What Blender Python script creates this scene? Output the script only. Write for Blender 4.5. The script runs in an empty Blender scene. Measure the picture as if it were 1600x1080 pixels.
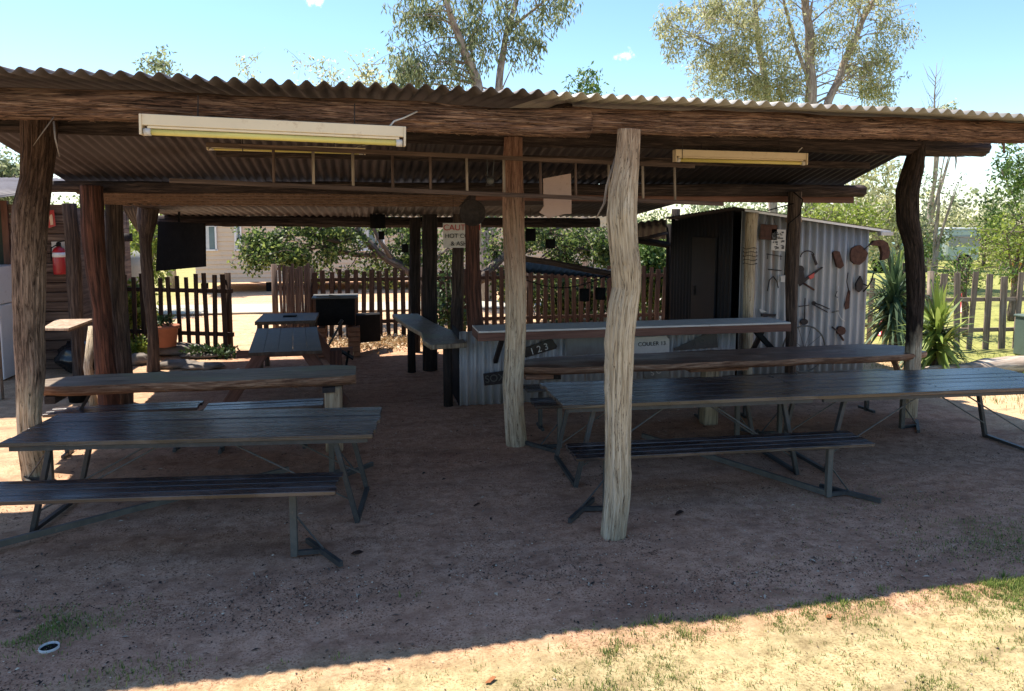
import bpy, math, random
from mathutils import Vector, Matrix, noise as mnoise
R = math.radians
C = bpy.context.scene.collection

# ------------------------------------------------------------------ camera
F, CX, CY, YAW, H = 1155.0, 800.0, 460.0, R(11.5), 2.25     # measured on the 1600x1080 photograph
PIT = math.atan((CY - 350) / F)
cd = bpy.data.cameras.new('camera'); cam = bpy.data.objects.new('camera', cd); C.objects.link(cam)
cam.location = (0, 0, H); cam.rotation_euler = (R(90) - PIT, 0, -YAW)
cd.sensor_width = 36; cd.lens = F / 1600 * 36; cd.shift_y = -(540 - CY) / 1600
cd.clip_start = 0.05; cd.clip_end = 2000
bpy.context.scene.camera = cam

# ------------------------------------------------------------------ light
sun_dir = Vector((-0.33, 0.35, 1.0)).normalized()            # towards the sun
sl = bpy.data.lights.new('sun', 'SUN'); sl.energy = 4.8; sl.angle = R(0.55); sl.color = (1.0, 0.92, 0.8)
sun = bpy.data.objects.new('sun', sl); C.objects.link(sun)
sun.rotation_euler = sun_dir.to_track_quat('Z', 'Y').to_euler()
w = bpy.data.worlds.new('World'); bpy.context.scene.world = w; w.use_nodes = True
nt = w.node_tree; nt.nodes.clear()
sky = nt.nodes.new('ShaderNodeTexSky'); sky.sky_type = 'NISHITA'; sky.sun_disc = False
sky.sun_elevation = math.asin(sun_dir.z); sky.sun_rotation = math.atan2(sun_dir.x, sun_dir.y)
sky.altitude = 200; sky.air_density = 1.0; sky.dust_density = 0.35; sky.ozone_density = 1.6
bg = nt.nodes.new('ShaderNodeBackground'); bg.inputs[1].default_value = 0.12
wo = nt.nodes.new('ShaderNodeOutputWorld')
hs = nt.nodes.new('ShaderNodeHueSaturation'); hs.inputs['Saturation'].default_value = 1.15; hs.inputs['Hue'].default_value = 0.5
nt.links.new(sky.outputs[0], hs.inputs['Color'])
tcw = nt.nodes.new('ShaderNodeTexCoord'); last = hs.outputs[0]
def wmath(op, a, b=None):
    m = nt.nodes.new('ShaderNodeMath'); m.operation = op
    for i, x in enumerate((a, b)):
        if x is None: continue
        if isinstance(x, (int, float)): m.inputs[i].default_value = x
        else: nt.links.new(x, m.inputs[i])
    return m.outputs[0]
wn = nt.nodes.new('ShaderNodeTexNoise'); wn.inputs['Scale'].default_value = 42; wn.inputs['Detail'].default_value = 8; wn.inputs['Roughness'].default_value = 0.62
nt.links.new(tcw.outputs['Generated'], wn.inputs['Vector'])
for d_, w_ in (((-0.054, 0.961, 0.275), 0.019), ((0.331, 0.919, 0.214), 0.017)):          # two small fair-weather clouds
    dv = Vector(d_).normalized(); v0 = nt.nodes.new('ShaderNodeVectorMath'); v0.operation = 'SUBTRACT'; nt.links.new(tcw.outputs['Generated'], v0.inputs[0]); v0.inputs[1].default_value = dv
    v1 = nt.nodes.new('ShaderNodeVectorMath'); v1.operation = 'MULTIPLY'; nt.links.new(v0.outputs[0], v1.inputs[0]); v1.inputs[1].default_value = (1, 1, 2.0)
    vm = nt.nodes.new('ShaderNodeVectorMath'); vm.operation = 'LENGTH'; nt.links.new(v1.outputs[0], vm.inputs[0])
    near = wmath('SUBTRACT', 1.0, wmath('DIVIDE', vm.outputs['Value'], w_)); mr = nt.nodes.new('ShaderNodeMapRange')
    nt.links.new(wmath('ADD', near, wmath('MULTIPLY', wmath('SUBTRACT', wn.outputs['Fac'], 0.55), 5.0)), mr.inputs[0]); mr.inputs[1].default_value = 0.05; mr.inputs[2].default_value = 0.9; mr.inputs[4].default_value = 0.85
    mx = nt.nodes.new('ShaderNodeMix'); mx.data_type = 'RGBA'; nt.links.new(mr.outputs[0], mx.inputs[0]); nt.links.new(last, mx.inputs[6]); mx.inputs[7].default_value = (7.5, 7.8, 8.0, 1); last = mx.outputs[2]
nt.links.new(last, bg.inputs[0]); nt.links.new(bg.outputs[0], wo.inputs[0])
vs = bpy.context.scene.view_settings
vs.view_transform = 'Standard'; vs.look = 'None'; vs.gamma = 1; vs.exposure = 1.13
bpy.context.scene.cycles.max_bounces = 8
bpy.context.scene.cycles.transparent_max_bounces = 12

# ------------------------------------------------------------------ measuring helpers (ray through a photo point met with a real plane)
def ray(px, py):
    a = (px - CX) / F; b = -(py - CY) / F
    f = math.cos(PIT) + b * math.sin(PIT); u = b * math.cos(PIT) - math.sin(PIT)
    return (a * math.cos(YAW) + f * math.sin(YAW), -a * math.sin(YAW) + f * math.cos(YAW), u)
def G(px, py, z=0.0):
    r = ray(px, py); t = (z - H) / r[2]; return Vector((r[0] * t, r[1] * t, z))
def P(px, py, Y):
    r = ray(px, py); t = Y / r[1]; return Vector((r[0] * t, Y, H + r[2] * t))
def mpp(px, py, Y):                                           # metres per photo pixel there
    p = P(px, py, Y); return (p.x * math.sin(YAW) + p.y * math.cos(YAW)) / F

# ------------------------------------------------------------------ materials
def lin(c):
    return tuple(((x / 255) / 12.92 if x / 255 <= 0.04045 else ((x / 255 + 0.055) / 1.055) ** 2.4) for x in c)
class M:
    def __init__(s, name, rough=0.8, spec=0.3, metal=0.0):
        s.m = bpy.data.materials.new(name); s.m.use_nodes = True; s.t = s.m.node_tree; s.n = s.t.nodes
        s.b = s.n['Principled BSDF']; s.b.inputs['Roughness'].default_value = rough
        s.b.inputs['Specular IOR Level'].default_value = spec; s.b.inputs['Metallic'].default_value = metal
        s.tc = s.n.new('ShaderNodeTexCoord'); s._bump = None
    def L(s, a, b): s.t.links.new(a, b)
    def co(s, kind='gr', scale=(1, 1, 1)):
        mp = s.n.new('ShaderNodeMapping'); mp.inputs['Scale'].default_value = scale
        if kind == 'gr':
            a = s.n.new('ShaderNodeAttribute'); a.attribute_name = 'gr'; s.L(a.outputs['Vector'], mp.inputs[0])
        elif kind == 'pos':
            a = s.n.new('ShaderNodeNewGeometry'); s.L(a.outputs['Position'], mp.inputs[0])
        else: s.L(s.tc.outputs['Object'], mp.inputs[0])
        return mp.outputs[0]
    def noise(s, co, scale=5, detail=6, rough=0.6, dist=0.0):
        t = s.n.new('ShaderNodeTexNoise'); s.L(co, t.inputs['Vector'])
        t.inputs['Scale'].default_value = scale; t.inputs['Detail'].default_value = detail
        t.inputs['Roughness'].default_value = rough; t.inputs['Distortion'].default_value = dist
        return t.outputs['Fac']
    def ramp(s, fac, stops):
        r = s.n.new('ShaderNodeValToRGB'); e = r.color_ramp.elements
        while len(e) < len(stops): e.new(0.5)
        for i, (p, c) in enumerate(stops):
            e[i].position = p; e[i].color = (*c, 1) if len(c) == 3 else c
        s.L(fac, r.inputs[0]); return r.outputs['Color']
    def mix(s, fac, a, b, mode='MIX'):
        m = s.n.new('ShaderNodeMix'); m.data_type = 'RGBA'; m.blend_type = mode
        if isinstance(fac, (int, float)): m.inputs[0].default_value = fac
        else: s.L(fac, m.inputs[0])
        for i, x in ((6, a), (7, b)):
            if isinstance(x, tuple): m.inputs[i].default_value = (*x, 1)
            else: s.L(x, m.inputs[i])
        return m.outputs[2]
    def math(s, op, a, b=None, clamp=False):
        m = s.n.new('ShaderNodeMath'); m.operation = op; m.use_clamp = clamp
        for i, x in enumerate((a, b)):
            if x is None: continue
            if isinstance(x, (int, float)): m.inputs[i].default_value = x
            else: s.L(x, m.inputs[i])
        return m.outputs[0]
    def sep(s, co):
        x = s.n.new('ShaderNodeSeparateXYZ'); s.L(co, x.inputs[0]); return x.outputs
    def color(s, c):
        if isinstance(c, tuple): s.b.inputs['Base Color'].default_value = (*c, 1)
        else: s.L(c, s.b.inputs['Base Color'])
    def rough(s, fac, lo, hi):
        mr = s.n.new('ShaderNodeMapRange'); s.L(fac, mr.inputs[0]); mr.inputs[3].default_value = lo; mr.inputs[4].default_value = hi
        s.L(mr.outputs[0], s.b.inputs['Roughness'])
    def bump(s, h, strength=0.5, dist=0.01):
        b = s.n.new('ShaderNodeBump'); b.inputs['Strength'].default_value = strength; b.inputs['Distance'].default_value = dist
        s.L(h, b.inputs['Height'])
        if s._bump: s.L(s._bump, b.inputs['Normal'])
        s._bump = b.outputs[0]; s.L(s._bump, s.b.inputs['Normal'])

def wood(name, dark, mid, light, grain=26, stretch=0.05, rough=0.85, bs=0.8, bd=0.012, spec=0.25, crack=0.5, patch=None, fine=1.6):
    m = M(name, rough, spec); co = m.co('gr', (1, 1, stretch))
    f = m.noise(co, grain * fine, 9, 0.7, 0.8); f2 = m.noise(m.co('gr', (1, 1, 0.35)), 3.5, 4, 0.6)
    c = m.ramp(f, [(0.36, dark), (0.5, mid), (0.64, light)])
    c = m.mix(m.ramp(f2, [(0.35, (0, 0, 0)), (0.65, (1, 1, 1))]), c, m.mix(0.55, c, dark))
    ck = m.ramp(m.noise(m.co('gr', (1, 1, stretch * 0.6)), grain * 0.8, 3, 0.5, 1.2), [(0.485, (1, 1, 1)), (0.5, (0, 0, 0)), (0.515, (1, 1, 1))])
    c = m.mix(crack, c, ck, 'MULTIPLY')
    if patch:
        fp = m.ramp(m.noise(m.co('gr', (1, 1, 0.5)), 2.2, 5, 0.65), [(0.5, (0, 0, 0)), (0.6, (1, 1, 1))])
        c = m.mix(fp, c, m.mix(0.7, c, patch))
    m.color(c); m.bump(f, bs, bd); m.bump(ck, crack * 0.8, bd); m.rough(f, rough - 0.1, min(1, rough + 0.1)); return m
def barked(name, bark, strip, z0, z1, bgrain=20, top=None, z2=1.6, z3=2.3):
    """log with bark above and a bare stripped foot below about z0..z1"""
    m = M(name, 0.88, 0.2); co = m.co('gr', (1, 1, 0.09))
    f = m.noise(co, bgrain * 2.2, 9, 0.72, 1.0); fp = m.noise(m.co('gr', (1, 1, 0.3)), 4, 5, 0.6)
    cb = m.ramp(f, [(0.38, bark[0]), (0.5, bark[1]), (0.63, bark[2])])
    cs = m.ramp(m.noise(m.co('gr', (1, 1, 0.05)), 48, 8, 0.68, 0.4), [(0.34, strip[0]), (0.48, strip[1]), (0.64, strip[2])])
    cs = m.mix(m.ramp(fp, [(0.45, (0, 0, 0)), (0.7, (1, 1, 1))]), cs, m.mix(0.5, cs, strip[0]))
    z = m.sep(m.co('gr'))[2]
    zz = m.math('ADD', z, m.math('MULTIPLY', m.math('SUBTRACT', fp, 0.5), 0.9))
    mr = m.n.new('ShaderNodeMapRange'); m.L(zz, mr.inputs[0]); mr.inputs[1].default_value = z0; mr.inputs[2].default_value = z1
    ck = m.ramp(m.noise(m.co('gr', (1, 1, 0.05)), 26, 4, 0.55, 1.6), [(0.482, (1, 1, 1)), (0.5, (0.1, 0.075, 0.06)), (0.512, (1, 1, 1))])
    if top:
        ct = m.ramp(f, [(0.38, top[0]), (0.5, top[1]), (0.63, top[2])]); mt = m.n.new('ShaderNodeMapRange'); m.L(zz, mt.inputs[0]); mt.inputs[1].default_value = z2; mt.inputs[2].default_value = z3
        cb = m.mix(mt.outputs[0], cb, ct)
    c = m.mix(mr.outputs[0], cs, cb); c = m.mix(0.9, c, ck, 'MULTIPLY')
    m.color(c); m.bump(f, 0.9, 0.015); m.bump(ck, 0.6, 0.01); return m
def paint(name, col, var=0.15, rough=0.5, spec=0.4, scale=6, metal=0.0, dirt=None, bumps=0.15):
    m = M(name, rough, spec, metal); f = m.noise(m.co('obj'), scale, 6, 0.65)
    d = dirt or tuple(x * 0.5 for x in col)
    c = m.ramp(f, [(0.35, tuple(x * (1 - var) for x in col)), (0.6, col)])
    f2 = m.noise(m.co('obj'), scale * 4, 5, 0.7)
    c = m.mix(m.ramp(f2, [(0.58, (0, 0, 0)), (0.72, (1, 1, 1))]), c, m.mix(0.6, c, d))
    m.color(c); m.rough(f2, max(0.05, rough - 0.12), min(1, rough + 0.15)); m.bump(f2, bumps, 0.004); return m
def steel_sheet(name, base, rust, amt=0.5, rough=0.5, metal=0.25, dirt=(0.12, 0.09, 0.07), spec=0.4, runs=0.0):
    m = M(name, rough, spec, metal)
    f = m.noise(m.co('obj', (1, 1, 1)), 1.6, 6, 0.65); f2 = m.noise(m.co('gr', (1, 1, 0.1)), 14, 6, 0.7)
    c = m.ramp(f2, [(0.3, tuple(x * 0.72 for x in base)), (0.65, base)])
    c = m.mix(m.ramp(f, [(0.62 - 0.25 * amt, (0, 0, 0)), (0.78 - 0.2 * amt, (1, 1, 1))]), c, m.mix(0.75, c, rust))
    c = m.mix(m.ramp(f2, [(0.6, (0, 0, 0)), (0.75, (1, 1, 1))]), c, m.mix(0.5, c, dirt))
    if runs:
        f3 = m.noise(m.co('pos', (11, 11, 0.45)), 1.0, 5, 0.6); f4 = m.noise(m.co('pos'), 0.9, 4, 0.6)
        c = m.mix(m.math('MULTIPLY', m.ramp(f3, [(0.52, (0, 0, 0)), (0.66, (1, 1, 1))]), runs), c, m.mix(m.ramp(f4, [(0.4, (0, 0, 0)), (0.6, (1, 1, 1))]), dirt, rust))
    m.color(c); m.rough(f2, rough - 0.1, rough + 0.2); m.bump(f2, 0.1, 0.003); return m
def leafmat(name, cols, trans=0.35, rough=0.5):
    m = M(name, rough, 0.35); a = m.n.new('ShaderNodeAttribute'); a.attribute_name = 'gr'
    x = m.sep(a.outputs['Vector'])[0]
    n = len(cols); c = m.ramp(x, [(i / max(1, n - 1), k) for i, k in enumerate(cols)])
    m.color(c)
    tr = m.n.new('ShaderNodeBsdfTranslucent'); m.L(c, tr.inputs[0]); ms = m.n.new('ShaderNodeMixShader'); ms.inputs[0].default_value = trans
    out = m.n['Material Output']; m.L(m.b.outputs[0], ms.inputs[1]); m.L(tr.outputs[0], ms.inputs[2]); m.L(ms.outputs[0], out.inputs[0]); return m

# colours
BK = ((0.025, 0.018, 0.016), (0.085, 0.058, 0.047), (0.19, 0.135, 0.105))       # grey-brown bark
BD = ((0.008, 0.006, 0.006), (0.025, 0.018, 0.016), (0.07, 0.05, 0.042))   # dark bark
BR = ((0.018, 0.009, 0.007), (0.085, 0.036, 0.025), (0.21, 0.09, 0.058))          # reddish stringy bark
ST = ((0.25, 0.17, 0.1), (0.52, 0.4, 0.26), (0.7, 0.58, 0.42))              # stripped pale timber
GW = ((0.2, 0.145, 0.09), (0.47, 0.375, 0.26), (0.64, 0.54, 0.41))            # weathered grey-cream
BT = ((0.02, 0.012, 0.01), (0.07, 0.042, 0.033), (0.14, 0.09, 0.07))
m_post_left = barked('bark_and_stripped_foot', ((0.05, 0.033, 0.025), (0.2, 0.14, 0.105), (0.38, 0.275, 0.21)), ST, 0.55, 0.9, 20, BT, 1.7, 2.5)
m_post_dark = barked('dark_bark_pale_foot', BD, GW, 0.75, 0.95)
m_post_mid = barked('red_timber_pale_foot', ((0.1, 0.05, 0.037), (0.24, 0.13, 0.095), (0.36, 0.22, 0.165)), ((0.25, 0.18, 0.11), (0.46, 0.36, 0.25), (0.6, 0.5, 0.37)), 1.3, 2.6, 12)
m_post_pale = barked('weathered_cream_timber', ((0.16, 0.09, 0.055), (0.34, 0.23, 0.15), (0.5, 0.37, 0.26)), GW, 2.3, 3.0, 22)
m_post_rough = wood('grey_brown_bark', *BK, grain=24, bs=1.0, bd=0.02)
m_post_red = wood('red_stringy_bark', *BR, grain=22, bs=1.0, bd=0.02)
m_post_black = wood('dark_bark', *BD, grain=22, bs=1.0, bd=0.02)
m_beam = wood('shaggy_beam_bark', (0.028, 0.014, 0.011), (0.3, 0.165, 0.115), (0.62, 0.4, 0.28), grain=20, stretch=0.07, bs=1.0, bd=0.035, crack=0.85, fine=2.4)
m_beam_dark = wood('dark_beam_bark', (0.014, 0.01, 0.01), (0.05, 0.035, 0.032), (0.12, 0.085, 0.075), grain=18, stretch=0.08, bs=1.0, bd=0.02)
m_fascia = wood('red_brown_board', (0.08, 0.035, 0.025), (0.16, 0.075, 0.055), (0.22, 0.11, 0.08), grain=14, bs=0.2, rough=0.6, crack=0.2)
m_slab = wood('brown_slab_timber', (0.045, 0.022, 0.015), (0.13, 0.065, 0.043), (0.25, 0.14, 0.095), grain=14, stretch=0.06, rough=0.42, bs=0.35, spec=0.5, patch=(0.28, 0.22, 0.17))
m_slab_edge = wood('raw_slab_edge', (0.08, 0.035, 0.02), (0.26, 0.14, 0.085), (0.46, 0.3, 0.2), grain=24, stretch=0.1, bs=0.9, bd=0.01)
m_slab_grey = wood('mossy_grey_slab', (0.09, 0.06, 0.042), (0.24, 0.18, 0.125), (0.42, 0.34, 0.24), grain=16, stretch=0.05, rough=0.5, bs=0.4, spec=0.4, patch=(0.2, 0.2, 0.1))
m_bench = wood('dark_painted_slat', (0.016, 0.011, 0.011), (0.03, 0.021, 0.021), (0.058, 0.042, 0.04), grain=18, stretch=0.03, rough=0.27, bs=0.14, bd=0.004, spec=0.85, crack=0.3, patch=(0.11, 0.085, 0.075))
m_steel = paint('grey_green_steel', (0.045, 0.046, 0.045), 0.35, 0.45, 0.5, 9, dirt=(0.17, 0.12, 0.09))
m_steel_lt = paint('dusty_steel', (0.1, 0.095, 0.082), 0.3, 0.6, 0.4, 9, dirt=(0.2, 0.14, 0.1))
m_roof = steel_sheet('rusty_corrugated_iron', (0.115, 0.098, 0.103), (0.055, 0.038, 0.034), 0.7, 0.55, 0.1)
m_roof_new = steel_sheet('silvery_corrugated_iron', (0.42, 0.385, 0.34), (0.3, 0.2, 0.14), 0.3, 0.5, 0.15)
m_roof2 = steel_sheet('shaded_corrugated_iron', (0.04, 0.036, 0.04), (0.03, 0.02, 0.018), 0.4, 0.5, 0.1)  # darker copy of the roof iron, ceiling shade put into its colour
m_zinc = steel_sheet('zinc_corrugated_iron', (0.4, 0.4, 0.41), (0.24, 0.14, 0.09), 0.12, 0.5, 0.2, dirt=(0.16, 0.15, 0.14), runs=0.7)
m_zinc_dk = steel_sheet('shaded_zinc_iron', (0.02, 0.021, 0.026), (0.03, 0.02, 0.018), 0.3, 0.6, 0.0, dirt=(0.01, 0.01, 0.01), spec=0.25)  # zinc iron coloured near black to carry the deep shade under the roof
m_rust = paint('flaking_rust', (0.1, 0.05, 0.037), 0.5, 0.85, 0.2, 18, dirt=(0.05, 0.025, 0.02), bumps=0.5)
m_rustd = paint('dark_old_iron', (0.035, 0.027, 0.026), 0.5, 0.7, 0.3, 18, dirt=(0.14, 0.07, 0.045), bumps=0.5)
m_black = paint('sooty_black', (0.009, 0.0085, 0.009), 0.4, 0.75, 0.12, 8, dirt=(0.04, 0.03, 0.025))
m_blackg = paint('glossy_black', (0.01, 0.011, 0.014), 0.2, 0.22, 0.5, 8, dirt=(0.02, 0.02, 0.025), bumps=0.05)
m_cream = paint('aged_cream_enamel', (0.72, 0.6, 0.43), 0.08, 0.45, 0.4, 3, dirt=(0.45, 0.32, 0.2), bumps=0.05)
m_yellow = paint('yellowed_diffuser', (0.66, 0.56, 0.17), 0.12, 0.35, 0.4, 4, dirt=(0.5, 0.38, 0.1), bumps=0.03)
m_white = paint('white_enamel', (0.78, 0.78, 0.8), 0.06, 0.3, 0.5, 3, dirt=(0.5, 0.48, 0.45), bumps=0.03)
m_offw = paint('faded_white', (0.6, 0.57, 0.53), 0.15, 0.7, 0.2, 7, dirt=(0.3, 0.25, 0.2))
m_pinkish = paint('faded_board', (0.42, 0.3, 0.26), 0.15, 0.7, 0.2, 4, dirt=(0.25, 0.17, 0.14))
m_red = paint('red_enamel', (0.42, 0.015, 0.02), 0.15, 0.3, 0.5, 6, dirt=(0.3, 0.02, 0.02))
m_redlet = paint('red_lettering', (0.45, 0.06, 0.05), 0.2, 0.7, 0.2, 12)
m_orange = paint('orange_plastic', (0.8, 0.25, 0.04), 0.15, 0.5, 0.4, 6)
m_terra = paint('terracotta', (0.36, 0.14, 0.085), 0.2, 0.8, 0.2, 6, dirt=(0.3, 0.2, 0.15))
m_brick = paint('fired_brick', (0.36, 0.17, 0.1), 0.3, 0.9, 0.15, 12, dirt=(0.15, 0.1, 0.08))
m_stone = paint('grey_stone', (0.22, 0.19, 0.165), 0.35, 0.9, 0.2, 5, dirt=(0.1, 0.09, 0.07), bumps=0.5)
m_paling = wood('weathered_paling', (0.12, 0.09, 0.07), (0.27, 0.21, 0.165), (0.42, 0.34, 0.27), grain=16, bs=0.5)
m_palr = wood('red_brown_paling', (0.02, 0.012, 0.009), (0.06, 0.034, 0.024), (0.12, 0.075, 0.052), grain=16, bs=0.5)
m_hutlog = wood('horizontal_slab_wall', (0.05, 0.03, 0.024), (0.13, 0.085, 0.065), (0.22, 0.155, 0.12), grain=10, bs=0.6)
m_dgreen = paint('dark_green_paint', (0.018, 0.03, 0.024), 0.2, 0.6, 0.3, 3)
m_clad = paint('cream_cladding', (0.68, 0.55, 0.41), 0.06, 0.6, 0.3, 1.5, dirt=(0.5, 0.4, 0.3), bumps=0.03)
m_glass = paint('window_glass', (0.16, 0.22, 0.25), 0.2, 0.08, 0.8, 2, bumps=0.0)
m_curtain = paint('pale_curtain', (0.6, 0.62, 0.62), 0.2, 0.8, 0.1, 5)
m_ply = wood('grey_pine_board', (0.22, 0.15, 0.11), (0.4, 0.29, 0.21), (0.55, 0.42, 0.32), grain=10, bs=0.2, crack=0.2)
m_oldtable = wood('varnished_brown_boards', (0.035, 0.02, 0.013), (0.085, 0.05, 0.034), (0.14, 0.09, 0.06), grain=12, rough=0.5, bs=0.15, spec=0.2, crack=0.2)
m_trunk_euc = wood('smooth_gum_bark', (0.16, 0.12, 0.1), (0.35, 0.29, 0.24), (0.55, 0.48, 0.41), grain=6, stretch=0.25, bs=0.4, crack=0.15)
m_trunk_dk = wood('grey_tree_bark', (0.06, 0.045, 0.035), (0.16, 0.12, 0.095), (0.3, 0.24, 0.19), grain=10, stretch=0.15, bs=0.8, crack=0.3)
m_log = wood('bleached_log', (0.22, 0.16, 0.12), (0.42, 0.34, 0.27), (0.6, 0.52, 0.43), grain=10, stretch=0.08, bs=0.6, crack=0.4)
m_leaf_euc = leafmat('gum_leaves', [(0.2, 0.22, 0.09), (0.4, 0.41, 0.19), (0.58, 0.56, 0.31), (0.7, 0.68, 0.46)], 0.55)
m_leaf_cool = leafmat('blue_green_leaves', [(0.1, 0.13, 0.06), (0.2, 0.24, 0.11), (0.34, 0.38, 0.2), (0.5, 0.53, 0.33)], 0.5)
m_leaf_green = leafmat('green_leaves', [(0.04, 0.08, 0.018), (0.08, 0.15, 0.03), (0.15, 0.24, 0.05), (0.26, 0.34, 0.08)], 0.4)
m_leaf_olive = leafmat('olive_leaves', [(0.02, 0.04, 0.012), (0.05, 0.09, 0.022), (0.14, 0.2, 0.05), (0.34, 0.4, 0.11)], 0.5)
m_leaf_yel = leafmat('yellow_green_leaves', [(0.12, 0.17, 0.03), (0.24, 0.31, 0.05), (0.4, 0.45, 0.09)], 0.45)
m_leaf_dk = leafmat('dark_green_leaves', [(0.02, 0.045, 0.018), (0.045, 0.09, 0.03), (0.09, 0.15, 0.045)], 0.25)
m_grass = leafmat('grass_blades', [(0.07, 0.11, 0.02), (0.12, 0.18, 0.035), (0.22, 0.28, 0.06), (0.42, 0.4, 0.15)], 0.2, 0.8)
m_litter = leafmat('litter_bits', [(0.03, 0.02, 0.017), (0.08, 0.05, 0.037), (0.17, 0.11, 0.08), (0.55, 0.45, 0.34)], 0.0, 0.9)
m_dryleaf = paint('dry_leaf', (0.3, 0.12, 0.05), 0.3, 0.8, 0.2, 20)
m_darkleaf = paint('dark_dry_leaf', (0.06, 0.03, 0.02), 0.3, 0.8, 0.2, 20)

# ------------------------------------------------------------------ mesh collector
ROOT = {}                                                     # name of a thing -> its location, for things modelled in place
class MB:
    def __init__(s): s.v = []; s.f = []; s.g = []; s.mi = []; s.mat = 0
    def add(s, vs, fs, gr=None):
        o = len(s.v); s.v += [Vector(v) for v in vs]; s.f += [tuple(i + o for i in f) for f in fs]
        s.g += [tuple(g) for g in (gr or vs)]; s.mi += [s.mat] * len(fs)
    def box(s, c, size, rz=0.0, mat=None, grain=None):
        hx, hy, hz = (x / 2 for x in size); c = Vector(c)
        m = mat or Matrix.Rotation(rz, 3, 'Z')
        loc = [Vector((x, y, z)) for x in (-hx, hx) for y in (-hy, hy) for z in (-hz, hz)]
        ax = grain if grain is not None else max(range(3), key=lambda i: size[i])
        off = random.random() * 7
        gr = [(l[(ax + 1) % 3] + off, l[(ax + 2) % 3] + off * 1.7, l[ax] + off) for l in loc]
        s.add([c + m @ l for l in loc], [(0, 1, 3, 2), (4, 6, 7, 5), (0, 4, 5, 1), (2, 3, 7, 6), (0, 2, 6, 4), (1, 5, 7, 3)], gr)
    def bar(s, p0, p1, wd, ht, up=(0, 0, 1)):
        p0, p1 = Vector(p0), Vector(p1); d = p1 - p0; L = d.length; z = d.normalized(); u = Vector(up)
        if abs(z.dot(u)) > 0.98: u = Vector((1, 0, 0))
        x = u.cross(z).normalized(); y = z.cross(x)
        s.box((p0 + p1) / 2, (wd, ht, L), mat=Matrix((x, y, z)).transposed(), grain=2)
    def tube(s, pts, rad, seg=12, rough=0.0, caps=True, lumps=0.0, seed=None, zg=None, fib=0.0, knots=()):
        pts = [Vector(p) for p in pts]; n = len(pts); rad = rad if hasattr(rad, '__len__') else [rad] * n
        sd = seed if seed is not None else random.random() * 100
        vs, gr = [], []; L = 0.0; t0 = (pts[1] - pts[0]).normalized()
        ref = Vector((1, 0, 0)) if abs(t0.x) < 0.9 else Vector((0, 1, 0))
        for i, p in enumerate(pts):
            t = (pts[min(i + 1, n - 1)] - pts[max(i - 1, 0)]).normalized()
            x = (ref - t * ref.dot(t)).normalized(); y = t.cross(x); ref = x
            if i: L += (p - pts[i - 1]).length
            for k in range(seg):
                a = 2 * math.pi * k / seg; r = rad[i]
                if rough: r *= 1 + rough * mnoise.noise(Vector((math.cos(a) * 2.2 + sd, math.sin(a) * 2.2, L * 0.9)))
                if lumps: r *= 1 + lumps * mnoise.noise(Vector((math.cos(a) * 1.1 + sd, math.sin(a) * 1.1 - sd, L * 3.2)))
                if fib:
                    ca, sa = math.cos(a), math.sin(a); tw = a + 0.1 * mnoise.noise(Vector((L * 0.8, sd, 0)))
                    r += fib * (mnoise.noise(Vector((math.cos(tw) * 7 + sd, math.sin(tw) * 7, L * 0.9))) + 0.55 * mnoise.noise(Vector((math.cos(tw) * 17, math.sin(tw) * 17 + sd, L * 1.8))))
                    gv = abs(mnoise.noise(Vector((math.cos(tw) * 3.2 + sd * 2, math.sin(tw) * 3.2, L * 0.55)))); r -= fib * 2.2 * max(0, 1 - gv / 0.06)
                for kz, ka, kamp, ks in knots:
                    da = (a - ka + math.pi) % (2 * math.pi) - math.pi; dd = ((p.z - kz) ** 2 + (da * rad[i]) ** 2) / (ks * ks); r += kamp * math.exp(-dd) * (1 - 0.9 * math.exp(-dd * 9))
                vs.append(p + (x * math.cos(a) + y * math.sin(a)) * r)
                gr.append((math.cos(a) * rad[i] + (sd if zg is None else 0), math.sin(a) * rad[i], L if zg is None else p.z))
        fs = [(i * seg + k, i * seg + (k + 1) % seg, (i + 1) * seg + (k + 1) % seg, (i + 1) * seg + k) for i in range(n - 1) for k in range(seg)]
        if caps: fs += [tuple(range(seg - 1, -1, -1)), tuple((n - 1) * seg + k for k in range(seg))]
        s.add(vs, fs, gr)
    def lathe(s, c, prof, seg=24, mat=None):
        c = Vector(c); m = mat or Matrix.Identity(3); n = len(prof); vs = []
        for r, z in prof:
            for k in range(seg):
                a = 2 * math.pi * k / seg; vs.append(c + m @ Vector((r * math.cos(a), r * math.sin(a), z)))
        fs = [(i * seg + k, i * seg + (k + 1) % seg, (i + 1) * seg + (k + 1) % seg, (i + 1) * seg + k) for i in range(n - 1) for k in range(seg)]
        if prof[0][0] > 1e-4: fs.append(tuple(range(seg - 1, -1, -1)))
        if prof[-1][0] > 1e-4: fs.append(tuple((n - 1) * seg + k for k in range(seg)))
        s.add(vs, fs)
    def prism(s, outline, t):                                  # closed outline of 3-D points, extruded by vector t
        n = len(outline); t = Vector(t); a = [Vector(p) for p in outline]
        vs = a + [p + t for p in a]
        fs = [tuple(range(n)), tuple(range(2 * n - 1, n - 1, -1))] + [(k, k + n, (k + 1) % n + n, (k + 1) % n) for k in range(n)]
        s.add(vs, fs)
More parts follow.
